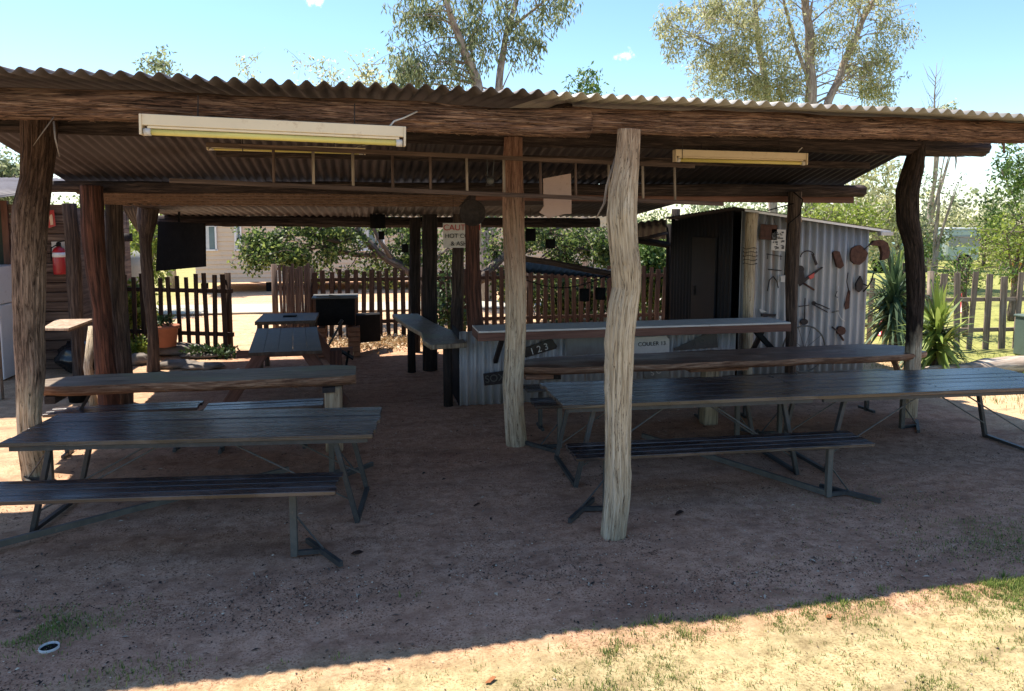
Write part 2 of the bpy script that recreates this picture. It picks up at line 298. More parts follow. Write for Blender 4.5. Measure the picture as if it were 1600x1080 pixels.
    def corr(s, a, b, c, d, pitch=0.1, amp=0.014, rows=6, sheet=0.0, jit=0.0, ragged=0.0):
        """corrugated sheet between corners a-b (one end) and d-c (other end); ridges run a->d"""
        a, b, c, d = map(Vector, (a, b, c, d)); Wd = (b - a).length; nu = max(8, int(Wd / pitch * 8)); n = (b - a).cross(d - a).normalized()
        vs, gr = [], []
        for j in range(rows + 1):
            v = j / rows
            for i in range(nu + 1):
                u = i / nu; p = (a * (1 - u) + b * u) * (1 - v) + (d * (1 - u) + c * u) * v
                h = amp * math.cos(2 * math.pi * u * Wd / pitch)
                if sheet:
                    k = int(u * Wd / sheet); rr = random.Random(k * 7 + 3)
                    h += (rr.uniform(-1, 1) * (1 - v) + rr.uniform(-1, 1) * v) * jit
                    h += jit * 1.2 * mnoise.noise(Vector((p.x * 0.7, p.y * 0.8, 4)))
                if ragged: p = p + (d - a).normalized() * (1 - v) ** 4 * ragged * random.Random(int(u * Wd / sheet) * 5 + 1).uniform(-1, 1)
                vs.append(p + n * h); gr.append((u * Wd, 0, v * (d - a).length))
        fs = [(j * (nu + 1) + i, j * (nu + 1) + i + 1, (j + 1) * (nu + 1) + i + 1, (j + 1) * (nu + 1) + i) for j in range(rows) for i in range(nu)]
        s.add(vs, fs, gr)
    def build(s, name, mat, parent=None, smooth=False, bevel=0.0):
        off = ROOT.get(root_of(parent).name, Vector((0, 0, 0))) if parent else Vector((0, 0, 0))
        me = bpy.data.meshes.new(name); me.from_pydata([v - off for v in s.v], [], s.f)
        at = me.attributes.new('gr', 'FLOAT_VECTOR', 'POINT'); at.data.foreach_set('vector', [x for g in s.g for x in g])
        for mm in (mat if isinstance(mat, (list, tuple)) else [mat]): me.materials.append(mm.m)
        if any(s.mi): me.polygons.foreach_set('material_index', s.mi)
        if smooth: me.polygons.foreach_set('use_smooth', [True] * len(me.polygons))
        me.update(); o = bpy.data.objects.new(name, me); C.objects.link(o)
        if parent: o.parent = parent
        if bevel:
            bv = o.modifiers.new('bevel', 'BEVEL'); bv.width = bevel; bv.segments = 2; bv.limit_method = 'ANGLE'
        return o
def root_of(o):
    while o.parent: o = o.parent
    return o
def tag(o, label=None, cat=None, group=None, kind=None):
    for k, v in (('label', label), ('category', cat), ('group', group), ('kind', kind)):
        if v: o[k] = v
    return o
def thing(name, label, cat, loc=(0, 0, 0), group=None, local=False):
    o = bpy.data.objects.new(name, None); C.objects.link(o); o.location = loc; o.empty_display_size = 0.1
    tag(o, label, cat, group); ROOT[o.name] = Vector((0, 0, 0)) if local else Vector(loc); return o
def copy_tree(o, parent=None):
    c = o.copy(); C.objects.link(c)
    if parent: c.parent = parent
    for ch in list(o.children): copy_tree(ch, c)
    return c
def solid(o, t, off=0):
    md = o.modifiers.new('solid', 'SOLIDIFY'); md.thickness = t; md.offset = off; return o
def text(name, s, c, size, mat, parent, rz=0.0, tilt=0.0, ext=0.002, align='CENTER'):
    """lettering standing on a plane that faces -Y; tilt turns it in that plane"""
    cu = bpy.data.curves.new(name, 'FONT'); cu.body = s; cu.size = size; cu.extrude = ext; cu.align_x = align; cu.align_y = 'CENTER'
    t = bpy.data.objects.new('tmp', cu); C.objects.link(t)
    me = bpy.data.meshes.new_from_object(t.evaluated_get(bpy.context.evaluated_depsgraph_get())); bpy.data.objects.remove(t)
    mt = Matrix.Translation(Vector(c)) @ Matrix.Rotation(rz, 4, 'Z') @ Matrix.Rotation(tilt, 4, 'Y') @ Matrix.Rotation(R(90), 4, 'X')
    off = ROOT.get(root_of(parent).name, Vector((0, 0, 0))); me.transform(Matrix.Translation(-off) @ mt)
    me.materials.clear(); me.materials.append(mat.m); o = bpy.data.objects.new(name, me); C.objects.link(o); o.parent = parent; return o

def spans(Y, rows, n=28):
    """log centre line and radii from (py, left px, right px) rows on the plane at depth Y"""
    cen, rad = [], []
    for py, a, b in rows:
        p = P((a + b) / 2, py, Y); cen.append(p); rad.append((b - a) / 2 * mpp((a + b) / 2, py, Y))
    out, ro = [], []
    for i in range(n + 1):
        t = i / n * (len(cen) - 1); k = min(int(t), len(cen) - 2); f = t - k; f = f * f * (3 - 2 * f) * 0.6 + f * 0.4
        out.append(cen[k].lerp(cen[k + 1], f)); ro.append(rad[k] * (1 - f) + rad[k + 1] * f)
    for _ in range(3):
        out = [out[0]] + [(out[i - 1] + out[i] * 2 + out[i + 1]) / 4 for i in range(1, n)] + [out[-1]]; ro = [ro[0]] + [(ro[i - 1] + ro[i] * 2 + ro[i + 1]) / 4 for i in range(1, n)] + [ro[-1]]
    out[-1].z = -0.05
    return list(reversed(out)), list(reversed(ro))

# ------------------------------------------------------------------ ground
def axis(lo, hi, step, far):
    a = []; x = lo; s_ = step
    left = []; y = lo
    while y > -far: s_ *= 1.25; y -= s_; left.append(y)
    n = int((hi - lo) / step); mid = [lo + i * (hi - lo) / n for i in range(n + 1)]
    right = []; y = hi; s_ = step
    while y < far: s_ *= 1.25; y += s_; right.append(y)
    return list(reversed(left)) + mid + right
def gz(x, y):
    d = math.exp(-((x - 1.5) ** 2 + (y - 6) ** 2) / 160)
    return 0.02 * mnoise.noise(Vector((x * 0.9, y * 0.9, 0))) + 0.006 * mnoise.noise(Vector((x * 4, y * 4, 3))) * d - 0.004
xs, ys = axis(-5, 10, 0.09, 900), axis(1.5, 15, 0.09, 900)
g = MB(); nx = len(xs)
g.add([(x, y, gz(x, y)) for y in ys for x in xs], [(j * nx + i, j * nx + i + 1, (j + 1) * nx + i + 1, (j + 1) * nx + i) for j in range(len(ys) - 1) for i in range(nx - 1)])
mg = M('red_dirt_and_sand', 0.95, 0.12)
co = mg.co('pos'); X, Y_, Z_ = mg.sep(co)
n1 = mg.noise(co, 0.8, 6, 0.6); n2 = mg.noise(co, 9, 8, 0.75); n3 = mg.noise(co, 70, 4, 0.7); n4 = mg.noise(co, 3, 7, 0.7)
dirt = mg.ramp(n2, [(0.34, (0.32, 0.172, 0.105)), (0.5, (0.5, 0.285, 0.185)), (0.66, (0.63, 0.385, 0.26))])
dirt = mg.mix(mg.ramp(n1, [(0.4, (0, 0, 0)), (0.62, (1, 1, 1))]), dirt, mg.mix(0.5, dirt, (0.4, 0.21, 0.13)))
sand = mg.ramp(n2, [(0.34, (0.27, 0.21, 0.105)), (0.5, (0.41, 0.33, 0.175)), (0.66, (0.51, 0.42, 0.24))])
def rng(v, a, b):
    mr = mg.n.new('ShaderNodeMapRange'); mg.L(v, mr.inputs[0]); mr.inputs[1].default_value = a; mr.inputs[2].default_value = b; return mr.outputs[0]
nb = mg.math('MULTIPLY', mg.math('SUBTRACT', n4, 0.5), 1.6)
fs_ = rng(mg.math('ADD', Y_, mg.math('MULTIPLY', nb, 0.35)), 3.85, 3.45)                    # paler sand; its edge follows the roof shadow, sunlight put into the colour
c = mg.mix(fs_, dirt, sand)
fw = rng(mg.math('ADD', X, mg.math('MULTIPLY', nb, 0.7)), -2.0, -3.0); c = mg.mix(mg.math('MULTIPLY', fw, rng(Y_, 5.0, 6.2)), c, mg.ramp(n2, [(0.3, (0.42, 0.27, 0.16)), (0.6, (0.58, 0.39, 0.25))]))
# orange sandy yard behind the shelter, and beyond it
fy = rng(mg.math('ADD', Y_, nb), 12.5, 13.8)
yard = mg.ramp(n2, [(0.3, (0.52, 0.33, 0.19)), (0.6, (0.68, 0.47, 0.3))])
c = mg.mix(fy, c, yard)
# side yard right of the shelter and the lawn past the fence
fr = rng(mg.math('ADD', X, nb), 6.6, 7.6)
c = mg.mix(fr, c, mg.ramp(n2, [(0.3, (0.5, 0.33, 0.18)), (0.6, (0.62, 0.44, 0.27))]))
lawn = mg.ramp(n2, [(0.3, (0.18, 0.22, 0.05)), (0.55, (0.3, 0.34, 0.09)), (0.75, (0.42, 0.42, 0.16))])
fl = mg.math('MULTIPLY', rng(mg.math('ADD', X, mg.math('MULTIPLY', nb, 1.5)), 8.6, 9.8), rng(mg.math('ADD', Y_, nb), 6.0, 7.5))
c = mg.mix(mg.math('MULTIPLY', fl, 0.85), c, lawn)
fle = mg.math('MULTIPLY', rng(mg.math('ADD', X, mg.math('MULTIPLY', nb, 1.5)), -4.6, -6), rng(mg.math('ADD', Y_, nb), 13.0, 14.5))
c = mg.mix(mg.math('MULTIPLY', fle, 0.7), c, lawn)
spk = mg.ramp(n3, [(0.5, (1, 1, 1)), (0.62, (0.35, 0.27, 0.24))]); c = mg.mix(mg.ramp(n4, [(0.42, (0.25, 0.25, 0.25)), (0.6, (1, 1, 1))]), c, mg.mix(1.0, c, spk, 'MULTIPLY'))
c = mg.mix(0.6, c, mg.ramp(n4, [(0.38, (0.6, 0.55, 0.55)), (0.5, (1, 1, 1))]), 'MULTIPLY')
n5 = mg.noise(mg.co('pos', (0.55, 2.2, 1)), 1.7, 6, 0.65, 0.6)
c = mg.mix(0.55, c, mg.ramp(n5, [(0.36, (0.62, 0.58, 0.58)), (0.5, (1, 1, 1)), (0.68, (1.15, 1.1, 1.05))]), 'MULTIPLY')
mg.color(c); mg.bump(n2, 0.5, 0.03); mg.bump(n3, 0.5, 0.008)
tag(g.build('ground', mg, smooth=True), kind='structure')
pm = MB(); a_ = [(-40, 20.8), (0, 19.2), (14, 19.0), (14, 20.9), (0, 21.2), (-40, 23.4)]
pm.prism([(x, y, 0.018) for x, y in a_], (0, 0, 0.03))
tag(pm.build('path', paint('pale_concrete', (0.46, 0.42, 0.34), 0.12, 0.9, 0.1, 0.8)), kind='structure')

m_ceil = wood('warm_ceiling_board', (0.09, 0.055, 0.038), (0.18, 0.115, 0.08), (0.27, 0.175, 0.125), grain=10, bs=0.2, crack=0.2)
# ------------------------------------------------------------------ open shelter
sh = thing('open_shelter', 'open bush timber shelter with rough log posts and corrugated iron roof', 'shelter', (1.6, 7.3, 0))
def post(rows, Y, mat, rough=0.12, lumps=0.12, seg=20, seed=None, n=28):
    big = Y < 9; seg, n = (88, 150) if big else (44, 70); mb = MB(); c_, r_ = spans(Y, rows, n); rk = random.Random(int(Y * 100)); zt = c_[-1].z
    kn = [(rk.uniform(0.4, zt), rk.uniform(0, 6.28), rk.uniform(0.004, 0.012), rk.uniform(0.035, 0.07)) for _ in range(9)]
    mb.tube(c_, r_, seg, rough * 0.6, True, lumps * 0.6, seed, zg=1, fib=0.0055 if big else 0.006, knots=kn)
    return mb.build('post', mat, sh, smooth=True)
post([(203, 966, 1000), (225, 964, 999), (255, 961, 998), (300, 952, 995), (340, 948, 994), (385, 952, 997), (420, 955, 1001), (450, 957, 1001), (480, 950, 997), (520, 946, 992), (600, 945, 988), (700, 945, 986), (770, 944, 986), (836, 938, 978)], 4.94, m_post_pale, 0.05, 0.05, 32, 3.1, 90)
post([(180, 36, 86), (230, 37, 84), (280, 35, 77), (330, 22, 72), (420, 22, 68), (520, 25, 67), (590, 29, 67), (650, 29, 62), (700, 31, 68), (748, 38, 80)], 7.15, m_post_left, 0.08, 0.1, 26, 8.2, 50)
post([(215, 788, 816), (260, 786, 816), (330, 785, 819), (450, 790, 822), (520, 790, 822), (560, 788, 820), (600, 785, 817), (650, 788, 820), (695, 790, 824)], 7.28, m_post_mid, 0.03, 0.05, 24, 5.5, 40)
post([(215, 1427, 1447), (260, 1413, 1442), (300, 1401, 1434), (345, 1402, 1434), (385, 1414, 1441), (435, 1418, 1444), (480, 1418, 1443), (525, 1417, 1440), (575, 1414, 1437), (652, 1407, 1432)], 7.42, m_post_dark, 0.1, 0.12, 24, 12.4, 50)
post([(290, 127, 158), (350, 129, 160), (420, 135, 165), (480, 145, 172), (560, 150, 178), (642, 155, 187)], 9.66, m_post_red, 0.12, 0.15, 20, 1.4)
post([(320, 166, 190), (400, 166, 193), (480, 170, 197), (560, 180, 205), (632, 184, 208)], 9.95, m_post_rough, 0.15, 0.2, 20, 6.4)
post([(318, 99, 118), (400, 104, 125), (480, 108, 128), (560, 114, 132), (600, 116, 134)], 11.3, m_post_rough, 0.12, 0.15, 18, 2.4)
post([(325, 218, 246), (350, 217, 242), (380, 218, 236), (450, 224, 241), (520, 231, 246), (582, 230, 250)], 12.06, m_post_rough, 0.2, 0.25, 18, 9.4)
post([(300, 1232, 1253), (380, 1229, 1250), (440, 1228, 1246), (520, 1229, 1244), (614, 1226, 1242)], 8.86, m_post_rough, 0.15, 0.2, 18, 4.4)
post([(340, 640, 657), (552, 640, 657)], 12.98, m_post_black, 0.1, 0.1, 16, 2.9)
post([(335, 660, 683), (580, 661, 683)], 11.31, m_post_black, 0.1, 0.1, 16, 7.9)
post([(330, 727, 748), (450, 727, 752), (545, 731, 758), (632, 733, 757)], 9.1, m_post_red, 0.12, 0.14, 18, 7.1)
post([(335, 708, 725), (560, 703, 724)], 12.21, m_post_rough, 0.06, 0.06, 16, 5.9)
# beams
def beam(p0, p1, r0, r1, mat, rough=0.25, sag=0.0, seed=0, n=150, seg=22, lumps=0.18, wob=0.02):
    p0, p1 = Vector(p0), Vector(p1); pts, rr = [], []
    for i in range(n + 1):
        t = i / n; p = p0.lerp(p1, t); p.z += -sag * math.sin(math.pi * t) + wob * mnoise.noise(Vector((t * 5, seed, 0))); p.y += wob * mnoise.noise(Vector((t * 5, seed, 7)))
        pts.append(p); rr.append((r0 * (1 - t) + r1 * t) * (1 + 0.1 * mnoise.noise(Vector((t * 7, seed, 3)))))
    mb = MB(); mb.tube(pts, rr, seg * 3 if n > 20 else seg, rough * 0.6, True, lumps * 0.7, seed, fib=0.0065 if n > 20 else 0); return mb, pts, rr
def fibres(mb, pts, rr, n, seed):                             # loose strips of stringy bark along the log
    rd = random.Random(seed)
    for _ in range(n):
        k = rd.randrange(2, len(pts) - 8); ln = rd.randrange(6, 26); a = rd.uniform(-2.6, 0.6); sl_ = rd.uniform(-0.035, 0.035)
        q = []
        for j in range(ln):
            p, r = pts[min(k + j, len(pts) - 1)], rr[min(k + j, len(rr) - 1)]; aa = a + sl_ * j + 0.02 * rd.uniform(-1, 1); hang = 0.004 + (0.015 * rd.random() if j in (0, ln - 1) else 0)
            q.append(p + Vector((0, math.cos(aa) * -1, math.sin(aa))) * (r * 1.0 + hang))
        mb.tube(q, [0.0012] + [rd.uniform(0.0018, 0.0042)] * (ln - 2) + [0.001], 5, 0, True)
b, p_, r_ = beam((-4.2, 5.2, 2.995), (1.62, 5.2, 2.975), 0.083, 0.098, m_beam, seed=4, sag=-0.01); fibres(b, p_, r_, 420, 1); b.build('beam', m_beam, sh, True)
b, p_, r_ = beam((1.45, 5.22, 3.0), (6.9, 5.2, 2.995), 0.09, 0.072, m_beam, seed=9); fibres(b, p_, r_, 420, 2); b.build('beam', m_beam, sh, True)
b, p_, r_ = beam((-4.1, 7.32, 3.16), (7.12, 7.45, 3.13), 0.105, 0.1, m_beam_dark, seed=14, n=170); fibres(b, p_, r_, 90, 3); b.build('beam', m_beam_dark, sh, True)
b, p_, r_ = beam((-3.7, 9.95, 2.7), (6.62, 8.86, 2.69), 0.07, 0.075, m_beam_dark, seed=19, n=150); fibres(b, p_, r_, 60, 4); b.build('beam', m_beam_dark, sh, True)
b, p_, r_ = beam((-3.3, 13.25, 2.3), (4.35, 13.25, 2.27), 0.09, 0.09, m_beam_dark, seed=24); b.build('beam', m_beam_dark, sh, True)
# rafters under the ridge and cross logs
for x in (-2.9, 1.5, 6.2):
    b, p_, r_ = beam((x, 5.3, 3.1), (x + 0.02, 7.2, 3.21), 0.035, 0.04, m_beam_dark, seed=x + 30, n=12, seg=10); b.build('rafter', m_beam_dark, sh, True)
b = MB(); b.bar((1.45, 9.47, 2.6), (6.55, 8.97, 2.58), 0.02, 0.1)
b.build('fascia_board', m_fascia, sh)
b = MB(); b.bar((-1.45, 8.2, 2.98), (6.1, 8.1, 2.96), 0.05, 0.08); b.build('purlin', m_beam_dark, sh)
# roof sheeting
def roof(corners, mat, **k):
    mb = MB(); mb.corr(*corners, **k); return solid(mb.build('roof_sheeting', mat, sh, True), 0.0025)
roof([(-4.3, 4.74, 3.13), (1.3, 4.85, 3.115), (1.3, 7.42, 3.335), (-4.3, 7.42, 3.345)], m_roof, pitch=0.105, amp=0.019, rows=8, sheet=0.84, jit=0.006, ragged=0.022)
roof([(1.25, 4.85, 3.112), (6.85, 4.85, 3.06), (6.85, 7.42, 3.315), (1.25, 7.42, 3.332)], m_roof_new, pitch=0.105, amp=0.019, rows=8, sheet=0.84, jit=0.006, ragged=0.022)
roof([(-3.65, 7.3, 3.325), (0.35, 7.3, 3.315), (0.35, 9.95, 2.775), (-3.65, 10.4, 2.775)], m_roof, pitch=0.105, amp=0.017, rows=10, sheet=0.84, jit=0.004)
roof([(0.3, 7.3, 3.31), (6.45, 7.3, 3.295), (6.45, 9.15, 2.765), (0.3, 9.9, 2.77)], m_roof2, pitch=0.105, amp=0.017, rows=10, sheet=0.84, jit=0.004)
for k in range(7):
    v0, v1 = k / 7, (k + 0.86) / 7; za, zb_ = 2.69 - 0.2 * v0, 2.69 - 0.2 * v1 + 0.012; mb = MB()
    mb.prism([(-3.55, 10.05 + 1.4 * v0, za), (1.45, 9.66 + 1.6 * v0, za), (1.45, 9.66 + 1.6 * v1, zb_), (-3.55, 10.05 + 1.4 * v1, zb_)], (0, 0, 0.018)); mb.build('ceiling_board', m_ceil, sh)
roof([(-3.6, 9.95, 2.745), (-3.6, 11.5, 2.56), (1.4, 11.3, 2.56), (1.4, 9.6, 2.75)], m_roof, pitch=0.16, amp=0.026, rows=10)
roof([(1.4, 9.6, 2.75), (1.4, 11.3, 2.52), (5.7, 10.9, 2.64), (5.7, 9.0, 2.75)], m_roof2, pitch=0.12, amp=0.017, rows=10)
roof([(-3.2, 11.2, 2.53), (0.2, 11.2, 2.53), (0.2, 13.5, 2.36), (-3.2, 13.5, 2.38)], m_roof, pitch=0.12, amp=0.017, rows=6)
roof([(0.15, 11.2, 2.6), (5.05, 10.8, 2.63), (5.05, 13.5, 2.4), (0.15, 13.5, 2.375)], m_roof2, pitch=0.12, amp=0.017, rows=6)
# lean-to sheet dropping to the left between the back posts, and dark sheets behind
b = MB(); b.corr(P(222, 318, 12.4), P(186, 318, 12.9), P(214, 362, 14.3) , P(226, 362, 14.0), pitch=0.12, amp=0.014, rows=4); solid(b.build('roof_sheeting', m_roof, sh, True), 0.0025)

# ------------------------------------------------------------------ hanging ladder, lights and things under the roof
YL = 6.2
m_lad = wood('dusty_ladder_timber', (0.04, 0.025, 0.02), (0.1, 0.065, 0.052), (0.18, 0.12, 0.098), grain=12, bs=0.3, crack=0.3)
a0, a1 = P(265, 282, YL), P(1130, 319, YL); b0, b1 = P(322, 226, YL), P(1085, 260, YL)
t = thing('wooden_ladder', 'long wooden ladder hung on edge under the shelter roof', 'ladder', (a0 + a1) / 2)
for q0, q1 in ((a0, a1), (b0, b1)):
    mb = MB(); mb.bar(q0, q1, 0.03, 0.036); mb.build('rail', m_lad, t, bevel=0.004)
for i, x in enumerate((428, 490, 552, 614, 673, 730, 788, 845, 900, 952, 1005, 1055)):
    mb = MB(); mb.tube([P(x - 1, 226 + (x - 322) * 0.0446, YL), P(x, 284 + (x - 265) * 0.0428, YL)], 0.012, 8); mb.build('rung', m_lad if i in (0, 3, 4, 7, 8) else m_paling, t, True)
mb = MB()
for x in (-0.9, 2.8):
    mb.tube([(x, YL, 2.82), (x, YL, 3.2)], 0.004, 6)
mb.build('hanging_wire', m_rustd, t, True)

def striplight(name, label, loc, tilt, L=1.55, grp='fluorescent battens under the roof'):
    t = thing(name, label, 'light fitting', loc, grp, local=True); t.rotation_euler = (0, tilt, 0)
    mb = MB(); mb.box((0, 0, 0), (L, 0.07, 0.068)); mb.box((0, -0.002, -0.043), (L - 0.06, 0.05, 0.016)); mb.build('housing', m_cream, t, bevel=0.004)
    mb = MB(); mb.tube([(-L / 2 + 0.035, -0.012, -0.072), (L / 2 - 0.035, -0.012, -0.072)], 0.019, 14); mb.build('tube_diffuser', m_yellow, t, True)
    for s_ in (-1, 1):
        mb = MB(); mb.lathe((s_ * (L / 2 - 0.03), -0.012, -0.072), [(0, -0.02), (0.024, -0.02), (0.024, 0.02), (0, 0.02)], 14, Matrix.Rotation(R(90), 3, 'Y')); mb.build('lamp_holder', m_offw, t, True)
        mb = MB(); mb.box((s_ * (L / 2 + 0.004), -0.005, -0.03), (0.014, 0.084, 0.125)); mb.build('end_bracket', m_cream, t, bevel=0.004)
    mb = MB(); mb.tube([(L * 0.44, 0.0, 0.03), (L * 0.46, 0.01, 0.07), (L * 0.5, 0.06, 0.1), (L * 0.56, 0.15, 0.16)], 0.006, 6); mb.build('cable', m_offw, t, True)
    mb = MB(); mb.tube([(-L * 0.3, 0, 0.03), (-L * 0.3, 0.02, 0.17)], 0.004, 6); mb.tube([(L * 0.3, 0, 0.03), (L * 0.3, 0.02, 0.17)], 0.004, 6); mb.build('hanging_wire', m_rustd, t)
    return t
striplight('strip_light', 'nearest and largest cream strip light with yellow tube, under front beam at left', P(434, 197, 4.95) + Vector((0, 0, -0.002)), R(1.3), 1.58)
striplight('strip_light', 'small cream strip light hanging at the right end of the shelter', P(1158, 242, 7.3), R(0.4), 1.5)
striplight('strip_light', 'strip light behind the large one, mostly hidden by the ladder', P(450, 231, 7.55), R(0.6), 1.45).scale = (1, 1, 0.5)

def px_plate(name, pts, Y, th, mat, parent=None, label=None, cat=None, group=None):
    mb = MB(); mb.prism([P(x, y, Y) for x, y in pts], (0, th, 0)); o = mb.build(name, mat, parent, bevel=0.002)
    if label: tag(o, label, cat, group)
    return o
px_plate('folded_board', [(849, 279), (892, 271), (893, 308), (893, 334), (880, 335), (858, 341), (843, 332), (850, 322)], 6.6, 0.02, m_pinkish, label='faded pink board hanging from the ladder under the roof', cat='board')
mb = MB(); mb.lathe(P(738, 333, 8.7), [(0, -0.01), (0.13, -0.012), (0.152, 0.0), (0.156, 0.022), (0.148, 0.024), (0.13, 0.0), (0, -0.002)], 30, Matrix.Rotation(R(90), 3, 'X'))
tag(mb.build('round_pan', m_rustd, None, True), 'dark round pan hanging above the caution sign', 'pan')
t = thing('pulley_block', 'old pulley block hanging on two wires left of the middle post', 'pulley', P(766, 285, 6.4))
mb = MB(); mb.tube([P(761, 248, 6.4), P(762, 275, 6.4)], 0.003, 6); mb.tube([P(772, 248, 6.4), P(770, 275, 6.4)], 0.003, 6); mb.build('wire', m_steel, t)
mb = MB(); mb.lathe(P(766, 283, 6.4), [(0, -0.02), (0.03, -0.02), (0.022, 0), (0.03, 0.02), (0, 0.02)], 18, Matrix.Rotation(R(90), 3, 'X')); mb.build('wheel', m_steel_lt, t, True)
mb = MB(); mb.box(P(766, 283, 6.43), (0.075, 0.012, 0.085)); mb.build('cheek_plate', m_rustd, t, bevel=0.006)
def hang_can(px, py, Y, r, h, label, mat=m_black, top=None, kind='billy_can', cat='can'):
    c0 = P(px, py, Y); t = thing(kind, label, cat, c0)
    mb = MB(); mb.lathe(c0, [(0, -h / 2), (r * 0.94, -h / 2), (r, -h / 2 + 0.01), (r, h / 2), (r * 0.92, h / 2), (r * 0.9, -h / 2 + 0.015), (0, -h / 2 + 0.015)], 20); mb.build('body', mat, t, True)
    mb = MB(); mb.tube([c0 + Vector((r * math.cos(a), 0, h / 2 + r * 1.1 * math.sin(a))) for a in [math.pi * k / 12 for k in range(13)]], 0.004, 6)
    if top: mb.tube([c0 + Vector((0, 0, h / 2 + r)), (c0.x, c0.y, top)], 0.003, 6)
    mb.build('wire_handle', m_rustd, t, True)
hang_can(860, 381, 10.9, 0.075, 0.14, 'black billy can hanging right of the middle post', top=2.55)
hang_can(913, 461, 10.9, 0.08, 0.19, 'left of two black cans hanging low before the paling fence', top=1.5)
hang_can(938, 459, 10.8, 0.08, 0.18, 'right of two black cans hanging low before the paling fence', top=1.5)
hang_can(590, 346, 12.9, 0.13, 0.24, 'big black pot hanging under the back beam', kind='camp_pot', cat='pot')
hang_can(596, 368, 12.9, 0.05, 0.14, 'small dark tin hanging below the big black pot')
hang_can(633, 388, 12.6, 0.06, 0.14, 'small black can hanging beside the left back post')
hang_can(829, 367, 11.6, 0.085, 0.2, 'dark can hanging against the right side of the middle post', top=2.5)
mb = MB(); mb.tube([P(800 + 14 * k, 428 + 22 * math.sin(math.pi * k / 11) , 11.0) for k in range(12)], 0.008, 6)
tag(mb.build('chain', m_black, None, True), 'slack black chain strung behind the bar', 'chain')
# low dark lean-to sheet behind the bar
t = thing('lean_to_roof', 'low dark iron lean-to with log edge behind the bar', 'roof', (3.2, 12.2, 0))
mb = MB(); mb.corr(P(810, 425, 12.0), P(972, 436, 12.2), P(985, 425, 13.6), P(815, 405, 13.4), pitch=0.12, rows=3); solid(mb.build('sheeting', m_black, t, True), 0.003)
mb = MB(); mb.tube([P(800, 402, 11.9), P(860, 410, 11.9), P(930, 424, 12.0), P(968, 430, 12.0)], 0.05, 10, 0.2); mb.build('edge_log', m_post_rough, t, True)
for x in (812, 965):
    mb = MB(); q = P(x, 432, 12.3); mb.tube([(q.x, q.y, -0.02), q], 0.05, 10, 0.15); mb.build('post', m_post_black, t, True)
# side roof piece and sloping logs left of the hut
t = thing('side_awning', 'dark corrugated awning over two sloping logs left of the iron hut', 'awning', (4.3, 12.5, 0))
mb = MB(); mb.corr(P(960, 352, 11.8), P(1042, 342, 11.8), P(1042, 372, 12.9), P(960, 388, 12.9), pitch=0.12, rows=4); solid(mb.build('sheeting', m_zinc_dk, t, True), 0.003)
mb = MB(); mb.tube([P(975, 372, 12.2), P(1052, 384, 12.2)], 0.06, 10, 0.2); mb.build('log', m_post_black, t, True)
mb = MB(); mb.tube([P(985, 378, 12.2), P(1052, 362, 12.2)], 0.035, 10, 0.2); mb.build('log', m_post_rough, t, True)
q = P(1035, 375, 12.2); mb = MB(); mb.tube([(q.x + 0.12, q.y, -0.02), (q.x + 0.12, q.y, 2.25)], 0.045, 10, 0.2); mb.build('post', m_post_black, t, True)
# caution sign
t = thing('caution_sign', 'faded white caution sign with red and black lettering on tall grey post', 'sign', P(722, 368, 10.2))
mb = MB(); mb.box(P(722, 368, 10.2), (0.53, 0.015, 0.34)); mb.build('board', m_offw, t, bevel=0.003)
text('lettering', 'CAUTION', P(722, 356, 10.18), 0.115, m_redlet, t)
text('lettering', 'HOT COALS', P(722, 369, 10.18), 0.085, m_black, t); text('lettering', '& ASHES', P(722, 381, 10.18), 0.085, m_black, t)
mb = MB(); mb.tube([P(708, 345, 10.23), P(708, 300, 10.23)], 0.004, 6); mb.tube([P(735, 345, 10.23), P(735, 300, 10.23)], 0.004, 6); mb.build('hanging_wire', m_rustd, t)
# black screen on left back post
t = thing('wall_screen', 'black flat panel mounted high beside the left back post', 'screen', P(280, 385, 12.6))
q = [P(247, 346, 12.6), P(318, 349, 11.9), P(319, 417, 11.9), P(243, 424, 12.6)]
mb = MB(); mb.prism(q, (0.02, 0.07, 0)); mb.build('panel', m_black, t, bevel=0.008)
mb = MB(); mb.bar(P(280, 348, 12.4), P(280, 325, 12.4), 0.03, 0.03); mb.build('bracket', m_black, t)
mb = MB(); mb.bar(P(270, 352, 12.38), P(292, 353, 12.18), 0.006, 0.014); mb.build('reflection_strip', m_white, t)  # white strip standing in for a reflection along the panel top
# swing loudspeaker-like kettle and grey tank in the gap
hang_can(199, 371, 13.0, 0.075, 0.13, 'dark kettle hanging between the two left back posts', m_rustd, top=2.45, kind='kettle', cat='kettle')
mb = MB(); mb.lathe(G(207, 500, 0), [(0.0, 0.0), (0.3, 0.0), (0.31, 0.5), (0.33, 1.25), (0.3, 1.45), (0.17, 1.62), (0.0, 1.66)], 24)
tag(mb.build('water_tank', paint('grey_tank_plastic', (0.33, 0.32, 0.27), 0.1, 0.5, 0.3, 2), None, True), 'domed grey-green water tank beyond the left fence', 'tank')

